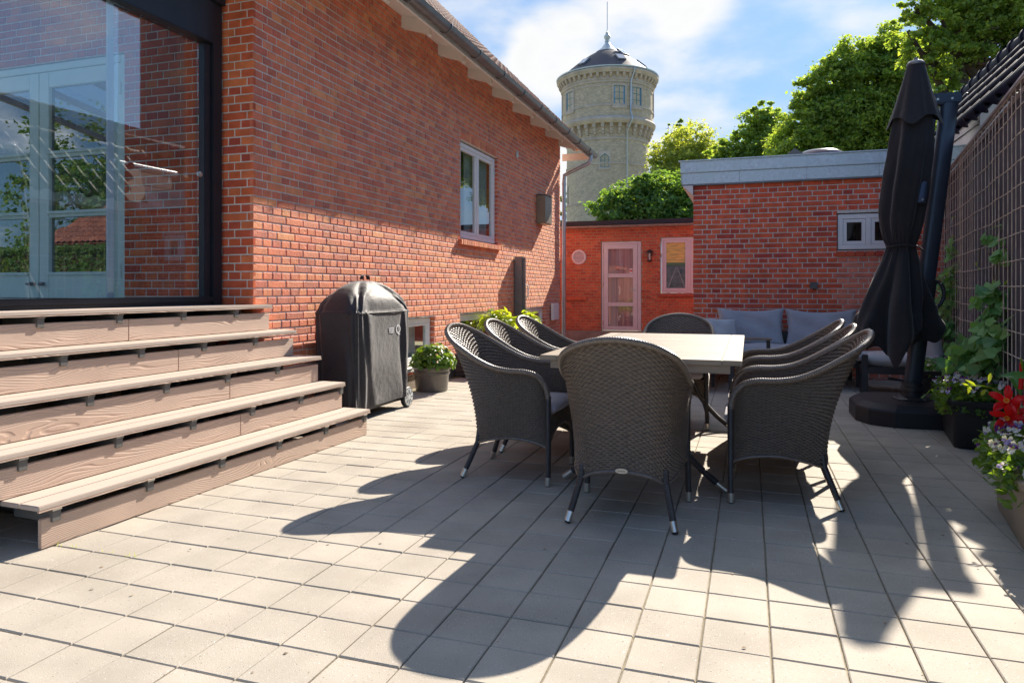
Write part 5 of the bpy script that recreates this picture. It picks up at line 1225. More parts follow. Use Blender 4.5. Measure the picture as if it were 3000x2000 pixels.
# ------------------------------------------------------------------ back building with door
def back_building():
    BY = 15.5; b = empty('back_building', label='low orange red brick building with pink white door at the end of the passage', cat='building')
    x0, x1 = -4.3, 1.0
    w = brick_wall(b, (x0, BY), 0, x1-x0, .22, 2.52, [(-3.115-x0, -2.225-x0, .22, 2.2), (-1.815-x0, -.9-x0, 1.055, 2.265)], 'brick_m', 'mortar_y', zoff=.0, j=.012, jit=.0025, depthr=.10, jamb=False)
    MB().box(x0, x1, BY-.10, BY+.3, -.05, .215).build('plinth', 'concrete', b, bevel=.008)
    MB().box(-3.2, -2.12, BY-.16, BY-.102, -.05, .235).build('door_step', 'concrete', b, bevel=.01)
    # door
    d = MB(); X0, X1, Z0, Z1 = -3.105, -2.235, .235, 2.19; y = BY+.02
    d.box(X0, X0+.045, y, y+.08, Z0, Z1); d.box(X1-.075, X1, y, y+.08, Z0, Z1); d.box(X0+.045, X1-.075, y, y+.08, Z1-.045, Z1); dr = d.build('door', 'pinkwhite', b, bevel=.004)
    l = MB(); a, c = X0+.05, X1-.08; s = .095; zz = [Z0+.005, Z0+.095, .77, .855, 1.405, 1.49, 2.035, Z1-.05]
    l.box(a, a+s, y-.008, y+.04, zz[0], zz[7]); l.box(c-s, c, y-.008, y+.04, zz[0], zz[7])
    for q in (0, 2, 4, 6): l.box(a+s, c-s, y-.007, y+.04, zz[q], zz[q+1])
    lf = l.build('door_leaf', 'pinkwhite', dr, bevel=.004)
    for q in (1, 3, 5): g_ = MB(); g_.quad((a+s, y+.02, zz[q]), (c-s, y+.02, zz[q]), (c-s, y+.02, zz[q+1]), (a+s, y+.02, zz[q+1])); g_.build('pane', 'mirrorg', dr)
    h = MB(); hx = c-.045; h.tube([(hx, y-.01, 1.135), (hx, y-.05, 1.135), (hx-.11, y-.055, 1.14)], .009, 8); h.tube([(hx, y-.012, 1.135), (hx, y-.006, 1.135)], .024, 14); h.tube([(hx, y-.014, 1.245), (hx, y-.006, 1.245)], .022, 14); h.build('handle', 'steel', dr, smooth=True)
    for z in (.40, 1.25, 2.0): MB().tube([(X0+.035, y-.008, z-.05), (X0+.035, y-.008, z+.05)], .011, 8).build('hinge', 'steel', dr)
    MB().box(c-s-.075, c-s-.012, y+.014, y+.018, 1.50, 1.6).build('sticker', 'white', dr); MB().box(c-s-.073, c-s-.014, y+.0125, y+.0138, 1.535, 1.57).build('sticker_band', 'textr', dr)
    MB().box(a, c, y+.05, y+.056, .25, 2.17).build('curtain', 'darkroom', dr)
    # window
    wn = window_unit(b, -1.80, -.91, 1.065, 2.255, BY+.02, 'pinkwhite', fw=.05, mull=(-1.215,), inner=.055, name='window', glass='glass')
    cu = MB(); cu.box(-1.74, -.96, BY+.066, BY+.068, 1.70, 2.2); cu.build('blind', 'amber', wn); MB().box(-1.74, -.96, BY+.072, BY+.074, 1.1, 1.7).build('lace', 'lace', wn)
    MB().box(-1.74, -.96, BY+.060, BY+.063, 1.66, 1.72).build('blind_hem', 'leafh', wn)
    for s in (-1, 1):
        c_ = MB(); c_.add([(-1.48, BY+.058, 1.62), (-1.48+s*.02, BY+.058, 1.62), (-1.48+s*.20, BY+.058, 1.18), (-1.48+s*.16, BY+.058, 1.18)], [(0, 1, 2, 3)]); c_.build('curtain', 'lace2', wn)
    MB().box(-1.85, -.9, BY-.05, BY+.02, .985, 1.045).build('window_sill', 'brick_m', b, bevel=.006); MB().box(-1.85, -.9, BY-.045, BY+.02, 1.0455, 1.056).build('sill_flashing', 'concrete', b)
    MB().box(x0, -3.43, BY-.05, BY+.02, .90, .96).build('brick_ledge', 'brick_m', b, bevel=.006)
    # roof edge and gutter
    MB().box(x0-.2, x1, BY-.10, BY+4, 2.56, 2.66).build('roof_edge', 'bitumen', b); MB().box(x0-.2, x1, BY-.03, BY+.1, 2.50, 2.558).build('eave_board', 'pinkwhite', b)
    n = 10; gr = .05; gx, gz_ = BY-.16, 2.535; pr = [(gx+gr*math.cos(R(180+180*i/n)), gz_+gr*math.sin(R(180+180*i/n))) for i in range(n+1)]+[(gx+(gr-.006)*math.cos(R(360-180*i/n)), gz_+(gr-.006)*math.sin(R(360-180*i/n))) for i in range(n+1)]; k = len(pr)
    g_ = MB(); g_.add([(x0-.2, p, q) for p, q in pr]+[(x1, p, q) for p, q in pr], [(i, (i+1) % k, k+(i+1) % k, k+i) for i in range(k)]); gt = g_.build('gutter', 'galv2', b, smooth=True)
    for i in range(7): x = -3.93+i*.55; MB().tube([(x, gx+(gr+.004)*math.cos(R(180+180*q/8)), gz_+(gr+.004)*math.sin(R(180+180*q/8))) for q in range(9)]+[(x, gx+gr, gz_+.02)], .007, 5).build('gutter_bracket', 'galv2', gt)
    # things on its wall
    v = empty('vent_grille', (-3.615, BY-.004, 1.865), label='round white louvred vent on the back building wall left of the door', cat='vent')
    q = MB(); q.lathe([(.125, -.0), (.165, .0), (.165, .018), (.15, .026), (.125, .022), (.125, 0)], 32, cap=False); qo = q.build('ring', 'pinkwhite', v, smooth=True); qo.rotation_euler = (R(90), 0, 0)
    for i in range(9):
        z = -.108+i*.027; hw = math.sqrt(max(0, .128**2-z*z)); sm = MB(); sm.add([(-hw, -.004, z-.006), (hw, -.004, z-.006), (hw, -.016, z-.012), (-hw, -.016, z-.012), (-hw, -.002, z+.008), (hw, -.002, z+.008)], [(0, 1, 2, 3), (3, 2, 5, 4)]); sm.build('slat', 'pinkwhite', v)
    MB().lathe([(.001, -.003), (.126, -.003)], 24, cap=False).build('backing', 'dark', v).rotation_euler = (R(90), 0, 0)
    L = empty('wall_lantern', (-2.03, BY-.004, 1.87), label='small dark carriage lantern with clear glass beside the back door', cat='lantern')
    MB().box(-.03, .03, -.02, .0, -.02, .10).build('bracket', 'lantern', L, bevel=.005); MB().tube([(0, -.01, .06), (0, -.06, .11), (0, -.11, .115)], .01, 6).build('arm', 'lantern', L)
    r = MB(); r.lathe([(.02, .13), (.05, .11), (.075, .085), (.082, .07), (.06, .07)], 6, (0, -.12)); r.build('roof', 'lantern', L); MB().lathe([(.06, .07), (.04, -.10)], 6, (0, -.12), cap=False).build('glass', 'glass', L); MB().lathe([(.042, -.10), (.042, -.12), (.02, -.14)], 6, (0, -.12)).build('base', 'lantern', L)
    for i in range(6): an = i*math.pi/3; MB().tube([(.06*math.cos(an), -.12+.06*math.sin(an), .07), (.041*math.cos(an), -.12+.041*math.sin(an), -.10)], .004, 4).build('cage_bar', 'lantern', L)
    MB().lathe([(.016, -.09), (.02, -.02), (.026, .02), (.016, .05), (.002, .055)], 12, (0, -.12)).build('bulb', 'white', L, smooth=True)
M['mirrorg'] = glassmat('door_pane_glass', (.85, .8, .8), boost=3)
M['darkroom'] = pmat('sheer_door_curtain', (.60, .44, .44), .9, var=.25, nscale=3, stretch=(8, 1, .3))
M['lace2'] = pmat('sheer_curtain', (.30, .30, .28), .9, var=.3, nscale=20)
M['galv2'] = pmat('painted_gutter', (.33, .25, .21), .5, metal=.3, var=.15, nscale=8)
back_building()

# ------------------------------------------------------------------ mesh fence with felt screen
FA = Vector((2.255, 9.93)); FB = Vector((1.738, 5.893)); FD = (FB-FA).normalized(); FN = Vector((FD.y, -FD.x))   # FN points to the terrace?
if FN.x > 0: FN = -FN
def fence():
    f = empty('screen_fence', (FA.x, FA.y, 0), label='tall fence of rusty wire mesh over dark felt along the right side', cat='fence')
    ang = math.atan2(FD.y, FD.x); f.rotation_euler = (0, 0, ang)       # local x runs towards the camera, local y: side
    s = 1 if Vector((-math.sin(ang), math.cos(ang))).dot(FN) > 0 else -1  # local +y*s is the terrace side
    L = 8.6; Ht = 2.476
    # felt: slightly rippled sheets with overlaps
    nx, nz_ = 172, 8; P = np.empty((nz_+1, nx+1, 3)); X = np.linspace(0, L, nx+1); Z = np.linspace(0, Ht-.02, nz_+1)
    P[:, :, 0] = X[None]; P[:, :, 2] = Z[:, None]; P[:, :, 1] = -s*(.03+.008*np.sin(X*9)[None]+.006*np.sin(X*23+1)[None]*np.cos(Z*2)[:, None])
    mesh_np('felt_panel', P.reshape(-1, 3), gridF(nx+1, nz_+1), M['felt'], f)
    MB().box(0, L, -.035, .008, Ht-.012, Ht+.012).build('top_rail', 'capm', f, bevel=.003); MB().box(0, L, -s*.02-.004, -s*.02+.004, Ht-.05, Ht-.012).build('rail_lip', 'capm', f)
    for i in range(5): MB().box(i*2.1-.03, i*2.1+.03, -s*.09-.03, -s*.09+.03, 0, Ht-.03).build('post', 'black', f)
    # mesh sheets, each about 2 m long, slightly bowed, overlapping
    p = .159; H = 15
    sheets = [(0.02, 1.9, .012, 0), (1.78, 3.75, .020, .05), (3.62, 5.6, .012, .03), (5.45, 7.4, .022, .07), (7.3, 8.5, .014, .02)]
    for q, (a, b, off, ph) in enumerate(sheets):
        n = int(round((b-a)/p)); dz = rnd.uniform(-.02, .02)
        by = lambda x: s*(off+.012*math.sin((x-a)/(b-a)*math.pi)+.004*math.sin(x*7))
        for i in range(n+1):
            x = a+i*p; w = MB(); w.tube([(x+.003*math.sin(z*5+i), by(x)+s*.002, z) for z in (0.02, .6, 1.2, 1.8, Ht-.03)], .0031, 6, cap=False); w.build('vertical_wire', 'wire', f)
        for k in range(H+1):
            z = .06+k*p+dz
            if z > Ht-.03: break
            w = MB(); m_ = int((b-a)/p*2)
            sag = .012*math.sin(k*1.3+q)
            w.tube([(a+(b-a)*i/m_, by(a+(b-a)*i/m_)+s*.008, z+sag*math.sin(math.pi*i/m_)+.0025*math.sin(i*2.6+k)) for i in range(m_+1)], .0034, 6, cap=False); w.build('horizontal_wire', 'wire', f)
    return f, ang, s
M['capm'] = pmat('worn_cap_metal', (.40, .33, .33), .5, metal=.5, var=.2, nscale=9)
fence_o, fang, fs = fence()
def on_fence(t, off, z):
    """t metres from the annex along the fence, off metres out from it"""
    v = FA+FD*(1.06*t-.6)+FN*off; return (v.x, v.y, 1.14+1.06*(z-1.14))

# ------------------------------------------------------------------ planters
def trough(name_label, cx, cy, L, W, H, rz, m='black', tw=.86):
    t = empty('planter', (cx, cy, 0), rz, label=name_label, cat='planter')
    def ring(s, z, dx=0.): 
        a, b, r = W/2*s+dx, L/2*s+dx, .04; pts = []
        for sx, sy, a0 in ((1, 1, 0), (-1, 1, 90), (-1, -1, 180), (1, -1, 270)):
            for q in range(5): an = R(a0+q*22.5); pts.append((sx*(a-r)+r*math.cos(an), sy*(b-r)+r*math.sin(an), z))
        return pts
    pr = [(tw, 0, 0), (tw+.005, .01, 0.004), (.955, H-.10, 0), (.955, H-.098, .008), (.965, H-.045, .010), (.97, H-.04, .022), (.975, H-.006, .026), (.97, H, .020), (.965, H-.002, -.012), (.95, H-.06, -.02)]
    rs = [ring(s, z, d) for s, z, d in pr]; k = len(rs[0]); V = [v for r_ in rs for v in r_]; b = MB(); b.add(V, [(i*k+j, i*k+(j+1) % k, (i+1)*k+(j+1) % k, (i+1)*k+j) for i in range(len(rs)-1) for j in range(k)]+[tuple(range(k-1, -1, -1))])
    b.build('trough', m, t, smooth=True); so = MB(); so.add(ring(.94, H-.05), [tuple(range(k))]); so.build('soil', 'soil', t); return t
def pansies(label, cx, cy, rz, L, W, zt, nleaf, nfl, seed, hgt=.13, lean=(0, 0), pur=.4, m='leafh'):
    rs = np.random.default_rng(seed); t = empty('pansies', (cx, cy, zt), rz, label=label, cat='flowers')
    C = np.stack([rs.uniform(-W/2-.06, W/2+.06, nleaf), rs.uniform(-L/2-.04, L/2+.04, nleaf), rs.uniform(-.03, hgt, nleaf)], 1); ed = np.maximum(np.abs(C[:, 0])/(W/2+.06), np.abs(C[:, 1])/(L/2+.04)); C[:, 2] -= .07*np.clip(ed-.7, 0, 1)/.3
    C[:, 0] += lean[0]*C[:, 2]; C[:, 1] += lean[1]*C[:, 2]
    leaves('foliage', C, rs.normal(size=(nleaf, 3))*.6+[0, 0, .8], .042*rs.uniform(.7, 1.4, nleaf), m, t, 'oval', True)
    # one pansy flower mesh: five rounded petals
    def flower_mesh(m1, m2):
        me = bpy.data.meshes.new('flower'); V = []; F = []; mi = []
        for q, (an, s, mm) in enumerate([(90, 1.0, 1), (150, .95, 1), (30, .95, 1), (205, .9, 0), (270, 1.15, 0), (335, .9, 0)][0 if rnd.random() < .0 else 1:]):
            k = len(V); c = R(an); V.append((0, 0, 0)); n = 7
            for i in range(n): th = c-.62+1.24*i/(n-1); r = .019*s*(.75+.25*math.sin(math.pi*i/(n-1))); V.append((r*math.cos(th), r*math.sin(th), .002+.003*math.cos(i*1.7)+q*.0008))
            F += [(k, k+i, k+i+1) for i in range(1, n)]; mi += [mm]*(n-1)
        k = len(V); V += [(.003*math.cos(a), .003*math.sin(a)-.001, .006) for a in np.linspace(0, 6.28, 6)[:-1]]; F.append(tuple(range(k, k+5))); mi.append(2)
        me.from_pydata(V, [], F); me.materials.append(m1); me.materials.append(m2); me.materials.append(M['pety'])
        for p, q in zip(me.polygons, mi): p.material_index = q
        return me
    kinds = [flower_mesh(M['petw'], M['petp']), flower_mesh(M['petw'], M['petw']), flower_mesh(M['petp'], M['petp']), flower_mesh(M['petl'], M['petw'])]
    st = MB()
    for i in range(nfl):
        a = rs.uniform(-1, 1); b = rs.uniform(-1, 1); x = a*(W/2+.05); y = b*(L/2+.04); z = hgt+rs.uniform(-.03, .04)-.09*max(0, max(abs(a), abs(b))-.75)/.25
        p = kinds[int(rs.choice(4, p=[pur, .62-pur*.5, .2, .18+0*pur-.0] if False else np.array([pur, .45, .18, .2])/(pur+.83)))]
        o = bpy.data.objects.new('flower', p); COL.objects.link(o); o.parent = t; o.location = (x+lean[0]*z, y+lean[1]*z, z); n = Vector((rs.normal()*.5-.35, rs.normal()*.5-.7, .7)); o.rotation_euler = n.to_track_quat('Z', 'Y').to_euler(); s = rs.uniform(.95, 1.5); o.scale = (s, s, s)
        st.tube([(x+lean[0]*z, y+lean[1]*z, z-.002), (x*.9, y*.95, .0)], .0012, 4, cap=False)
    st.build('stem', 'leafh', t)
    return t
F_RZ = fang+R(90)
trough('long black plastic trough planter in the middle by the mesh fence', 1.615, 6.17, .84, .39, .35, math.atan2(FD.y, FD.x)-R(90)+R(180))
pansies('white and purple pansies in the middle trough by the mesh fence', 1.585, 6.13, fang-R(90)+R(180), .72, .34, .33, 1700, 95, 3, .13, m='leafh')
trough('taupe trough planter at the right edge in the foreground', 1.31, 3.92, .90, .30, .33, R(-8), m='taupe')
pansies('white and deep purple pansies in the right foreground trough', 1.29, 3.95, R(-8), .84, .28, .31, 1700, 130, 4, .14, pur=.6)
trough('dark trough planter farthest back, behind the parasol foot', 1.80, 8.35, .75, .34, .33, R(-7))
pansies('lilac and white pansies in the farthest trough behind the parasol', 1.80, 8.35, R(-7), .68, .30, .31, 900, 34, 5, .12, m='leafd')

# ------------------------------------------------------------------ climbers
def climber(label, roots, paths, m, lsize, per_m, seed, spread=.07, nsolo=90):
    """paths: list of point lists in world; leaves along them"""
    rs = np.random.default_rng(seed); b = roots; t = empty('climbing_vine', b, label=label, cat='vine'); B = np.array(b); st = MB(); C = []; Nn = []
    for pth, dens, sp in paths:
        P = cr([tuple(np.array(p)-B) for p in pth], np.linspace(0, 1, 30)); st.tube([tuple(p) for p in P], .0028, 5, cap=False); ln = np.linalg.norm(np.diff(P, axis=0), axis=1).sum()
        for q in range(int(ln*per_m*dens)):
            p = P[rs.integers(0, 30)]; c = p+rs.normal(size=3)*sp; C.append(c); Nn.append(np.array([FN.x, FN.y-.6, .55])+rs.normal(size=3)*.5)
    st.build('stem', 'stem', t); C = np.array(C); Nn = np.array(Nn)
    single_leaves('leaf', [tuple(c) for c in C[:nsolo]], [tuple(n) for n in Nn[:nsolo]], lsize, m, t, 'heart')
    if len(C) > nsolo: leaves('leaf', C[nsolo:], Nn[nsolo:], lsize*rs.uniform(.6, 1.2, len(C)-nsolo), m, t, 'heart', True)
    return t
F_ = on_fence
climber('green heart leaved vine rising from the middle trough up the mesh', F_(3.9, .2, .33),
        [([F_(3.9, .24, .33), F_(3.95, .22, .55), F_(4.0, .16, .72)], 3.2, .085), ([F_(3.85, .2, .35), F_(4.1, .13, .7), F_(4.28, .07, .95), F_(4.32, .05, 1.12)], 2.6, .06), ([F_(4.1, .22, .35), F_(4.2, .16, .6), F_(4.35, .08, .72), F_(4.45, .05, .9)], 2.0, .06),
         ([F_(3.7, .24, .33), F_(3.75, .22, .5), F_(3.6, .16, .62)], 2.4, .07), ([F_(4.3, .05, 1.1), F_(4.32, .04, 1.3), F_(4.25, .04, 1.45), F_(4.1, .04, 1.5)], .45, .03), ([F_(4.32, .04, 1.3), F_(4.38, .04, 1.4)], 1.2, .03)],
        'leafd', .092, 66, 21, nsolo=260)
climber('dense vine on the far end of the mesh fence beside the parasol pole', F_(1.9, .12, .3),
        [([F_(1.9, .2, .33), F_(1.85, .1, .7), F_(1.8, .06, 1.05), F_(1.85, .05, 1.35)], 2.4, .06), ([F_(1.6, .12, .5), F_(1.5, .08, .9), F_(1.55, .05, 1.2)], 2.2, .06), ([F_(1.3, .08, .6), F_(1.2, .06, 1.0), F_(1.4, .05, 1.25)], 1.2, .05), ([F_(1.85, .05, 1.35), F_(2.0, .05, 1.6)], 1.0, .03), ([F_(1.5, .16, .33), F_(1.6, .16, .5)], 2.0, .05)],
        'leafd', .075, 70, 22, nsolo=140)
dd = empty('dry_tendril', F_(3.62, .05, 1.32), label='pale dry vine tendril hanging on the mesh at mid height', cat='tendril')
tp = cr([(0, 0, 0), (-.01, -.05, .10), (-.02, -.14, .16), (-.03, -.25, .15), (-.02, -.38, .02), (0, -.42, -.3)], np.linspace(0, 1, 30)); MB().tube([tuple(p) for p in tp], .0035, 5, cap=False).build('stem', 'stem', dd)
leaves('leaf', np.array([(0, 0, 0), (-.01, .01, -.02), (0, -.01, .03), (-.01, .005, .01), (0, -.02, .05)])+rng.normal(size=(5, 3))*.01, rng.normal(size=(5, 3)), .035, 'leafy', dd, 'long')
dd = empty('dry_tendril', F_(1.95, .05, 1.85), label='pale dry vine tendril high on the mesh beside the parasol pole', cat='tendril')
MB().tube([(0, 0, 0), (-.02, -.02, -.10), (-.0, .01, -.22)], .004, 5, cap=False).build('stem', 'curtain', dd); leaves('leaf', np.array([(0, -.02, .0), (0, .0, -.22), (0, -.01, -.2)]), rng.normal(size=(3, 3)), .05, 'leafy', dd, 'long')

def mandevilla():
    bx, by = 1.33, 4.10; t = empty('mandevilla', (bx, by, .31), label='flowering plant with big red trumpet blooms and glossy leaves in the foreground trough', cat='flowers')
    w = lambda px, py, Z: tuple(Vector(at(px, Z, py))-Vector((bx, by, .31)))
    st = MB(); st.tube([tuple(p) for p in cr([(0, 0, 0), w(2985, 1320, 3.75), w(2975, 1240, 3.75), w(2995, 1120, 3.75), w(2992, 1050, 3.75)], np.linspace(0, 1, 20))], .005, 6); st.tube([tuple(p) for p in cr([w(2972, 1260, 3.75), w(2935, 1160, 3.72), w(2890, 1132, 3.7), w(2825, 1130, 3.7)], np.linspace(0, 1, 20))], .003, 6); st.build('stem', 'leafy', t)
    def bloom(c, s, face):
        V = []; F = []; n = 5
        for q in range(n):
            a = 2*math.pi*q/n; k = len(V); m_ = 6
            for i in range(m_+1):
                v = i/m_; r = .012+.988*v; 
                for j in range(5):
                    u = -1+j/2; wd = .62*math.sin(math.pi*min(1, .18+.72*v)); th = a+u*wd*.75/(.35+v*.8)*.8+.25*v; V.append((r*math.cos(th)*(1-.06*u*u*v), r*math.sin(th)*(1-.06*u*u*v), -.75*(1-v)**2.0+.12*math.sin(3*u+v*4)*v-.10*v*v))
            F += [(k+i*5+j, k+i*5+j+1, k+(i+1)*5+j+1, k+(i+1)*5+j) for i in range(m_) for j in range(4)]
        o = mesh_np('flower', V, F, M['petr'], t, smooth=True); o.location = c; o.scale = (s, s, s); o.rotation_euler = Vector(face).to_track_quat('Z', 'Y').to_euler()
        h = MB(); h.lathe([(.001, -.6), (.10, -.45), (.17, -.2), (.12, -.19), (.001, -.3)], 10, cap=False); ho = h.build('throat', 'orangep', o)
    bloom(w(2948, 1170, 3.6), .082, (-.35, -1, .5)); bloom(w(2985, 1205, 3.6), .082, (.25, -1, .35)); bloom(w(2950, 1228, 3.55), .08, (-.3, -.9, -.15)); bloom(w(3015, 1170, 3.65), .06, (.2, -.8, .6))
    bd = MB(); bd.tube([w(2990, 1140, 3.7), w(2993, 1100, 3.7), w(2988, 1062, 3.7)], [.012, .010, .002], 8); bd.build('bud', 'petr', t, smooth=True)
    rs = np.random.default_rng(9); pts = []
    for px, py in [(2965, 1270), (2935, 1245), (2990, 1250), (2960, 1290), (2980, 1300), (2950, 1310), (2925, 1285), (2995, 1330), (2935, 1340), (2970, 1350), (2990, 1280), (2925, 1325), (2985, 1100), (3000, 1080), (2975, 1120), (2998, 1130), (3005, 1200), (2945, 1370), (2975, 1250), (3000, 1300), (2960, 1330), (3010, 1260)]: pts.append(w(px, py, 3.7+rs.uniform(-.08, .08)))
    for i, p in enumerate(pts):
        V, F = leaf_arrays(np.zeros((1, 3)), np.array([[rs.normal()*.4, -.5+rs.normal()*.4, .8]]), .125*rs.uniform(.8, 1.25), 'long'); o = mesh_np('leaf', V, F, M['leafm'], t); o.location = p
    for px, py in [(2832, 1130), (2845, 1122), (2900, 1105), (2880, 1150), (2838, 1140)]: V, F = leaf_arrays(np.zeros((1, 3)), np.array([[rs.normal()*.3, -.8, .4]]), .055, 'long'); o = mesh_np('leaf', V, F, M['leafy'], t); o.location = w(px, py, 3.7)
M['orangep'] = pmat('orange_throat', (.8, .2, .01), .5)
mandevilla()

# potted hydrangea by the grill
def hydrangea():
    x, y = -3.40, 7.28; p = empty('glazed_pot', (x, y, 0), label='round brown glazed pot standing by the house wall next to the grill', cat='pot')
    MB().lathe([(.175, 0), (.18, .01), (.195, .18), (.20, .19), (.208, .195), (.208, .215), (.20, .22), (.203, .245), (.222, .25), (.222, .272), (.205, .275), (.20, .24)], 40).build('pot_wall', 'potg', p, smooth=True); MB().lathe([(.001, .245), (.2, .245)], 24, cap=False).build('soil', 'soil', p)
    t = empty('hydrangea', (x, y, .245), label='leafy green shrub growing in the round brown pot', cat='shrub'); rs = np.random.default_rng(2); n = 620
    d = rs.normal(size=(n, 3)); d[:, 2] = np.abs(d[:, 2]); d /= np.linalg.norm(d, axis=1, keepdims=True); r = rs.uniform(.35, 1, n)**.5; C = d*r[:, None]*np.array([.27, .27, .27])+np.array([.02, .0, .02]); Nn = d*.8+rs.normal(size=(n, 3))*.35+[0, 0, .4]
    single_leaves('leaf', [tuple(c) for c in C[:220]], [tuple(q) for q in Nn[:220]], .075, 'leafh', t, 'oval'); leaves('leaf', C[220:], Nn[220:], .07*rs.uniform(.7, 1.2, n-220), 'leafh', t, 'oval', True)
    s = MB()
    for i in range(12): a = i*.52; s.tube([(0, 0, 0), (.08*math.cos(a), .08*math.sin(a), .12), (.2*math.cos(a), .2*math.sin(a), .2)], .004, 5, cap=False)
    s.build('stem', 'stem', t)
hydrangea()
def wall_bed():
    t = empty('wooden_trough', (-3.42, 9.4, 0), label='low dark slatted wooden trough under the house window behind the chairs', cat='planter')
    for i in range(5): MB().box(-.20, -.18, -.95, .95, .02+i*.058, .072+i*.058).build('board', 'joistd', t, bevel=.003); MB().box(.18, .20, -.95, .95, .02+i*.058, .072+i*.058).build('board', 'joistd', t, bevel=.003); MB().box(-.18, .18, -.95, -.93, .02+i*.058, .072+i*.058).build('board', 'joistd', t, bevel=.003)
    MB().box(-.18, .18, -.93, .93, .2, .25).build('soil', 'soil', t)
    for (x, y, z, n, lab, rad) in [(-3.42, 9.55, .25, 260, 'bright yellow green leafy plant in the wooden trough under the window', .30), (-3.42, 10.95, .0, 220, 'bright yellow green leafy plant by the side awning at the house wall', .24)]:
        p = empty('leafy_plant', (x, y, z), label=lab, cat='plant'); rs = np.random.default_rng(int(y*10)); d = rs.normal(size=(n, 3)); d[:, 2] = np.abs(d[:, 2]); d /= np.linalg.norm(d, axis=1, keepdims=True); r = rs.uniform(.4, 1, n); hh = .62 if z > .1 else .80
        C = d*r[:, None]*np.array([rad, rad, .28])+np.array([0, 0, hh-.28]); single_leaves('leaf', [tuple(c) for c in C], [tuple(q) for q in d*.5+rs.normal(size=(n, 3))*.3+[0, 0, .6]], .15, 'leafy', p, 'long')
        s = MB()
        for i in range(10): a = i*.7; s.tube([(0, 0, 0), (.05*math.cos(a), .05*math.sin(a), hh*.6), (rad*.7*math.cos(a), rad*.7*math.sin(a), hh*.8)], .005, 5, cap=False)
        s.build('stem', 'stem', p)
M['joistd'] = pmat('black_stained_board', (.035, .028, .028), .6, var=.3, nscale=8, stretch=(1, .2, 1))
wall_bed()

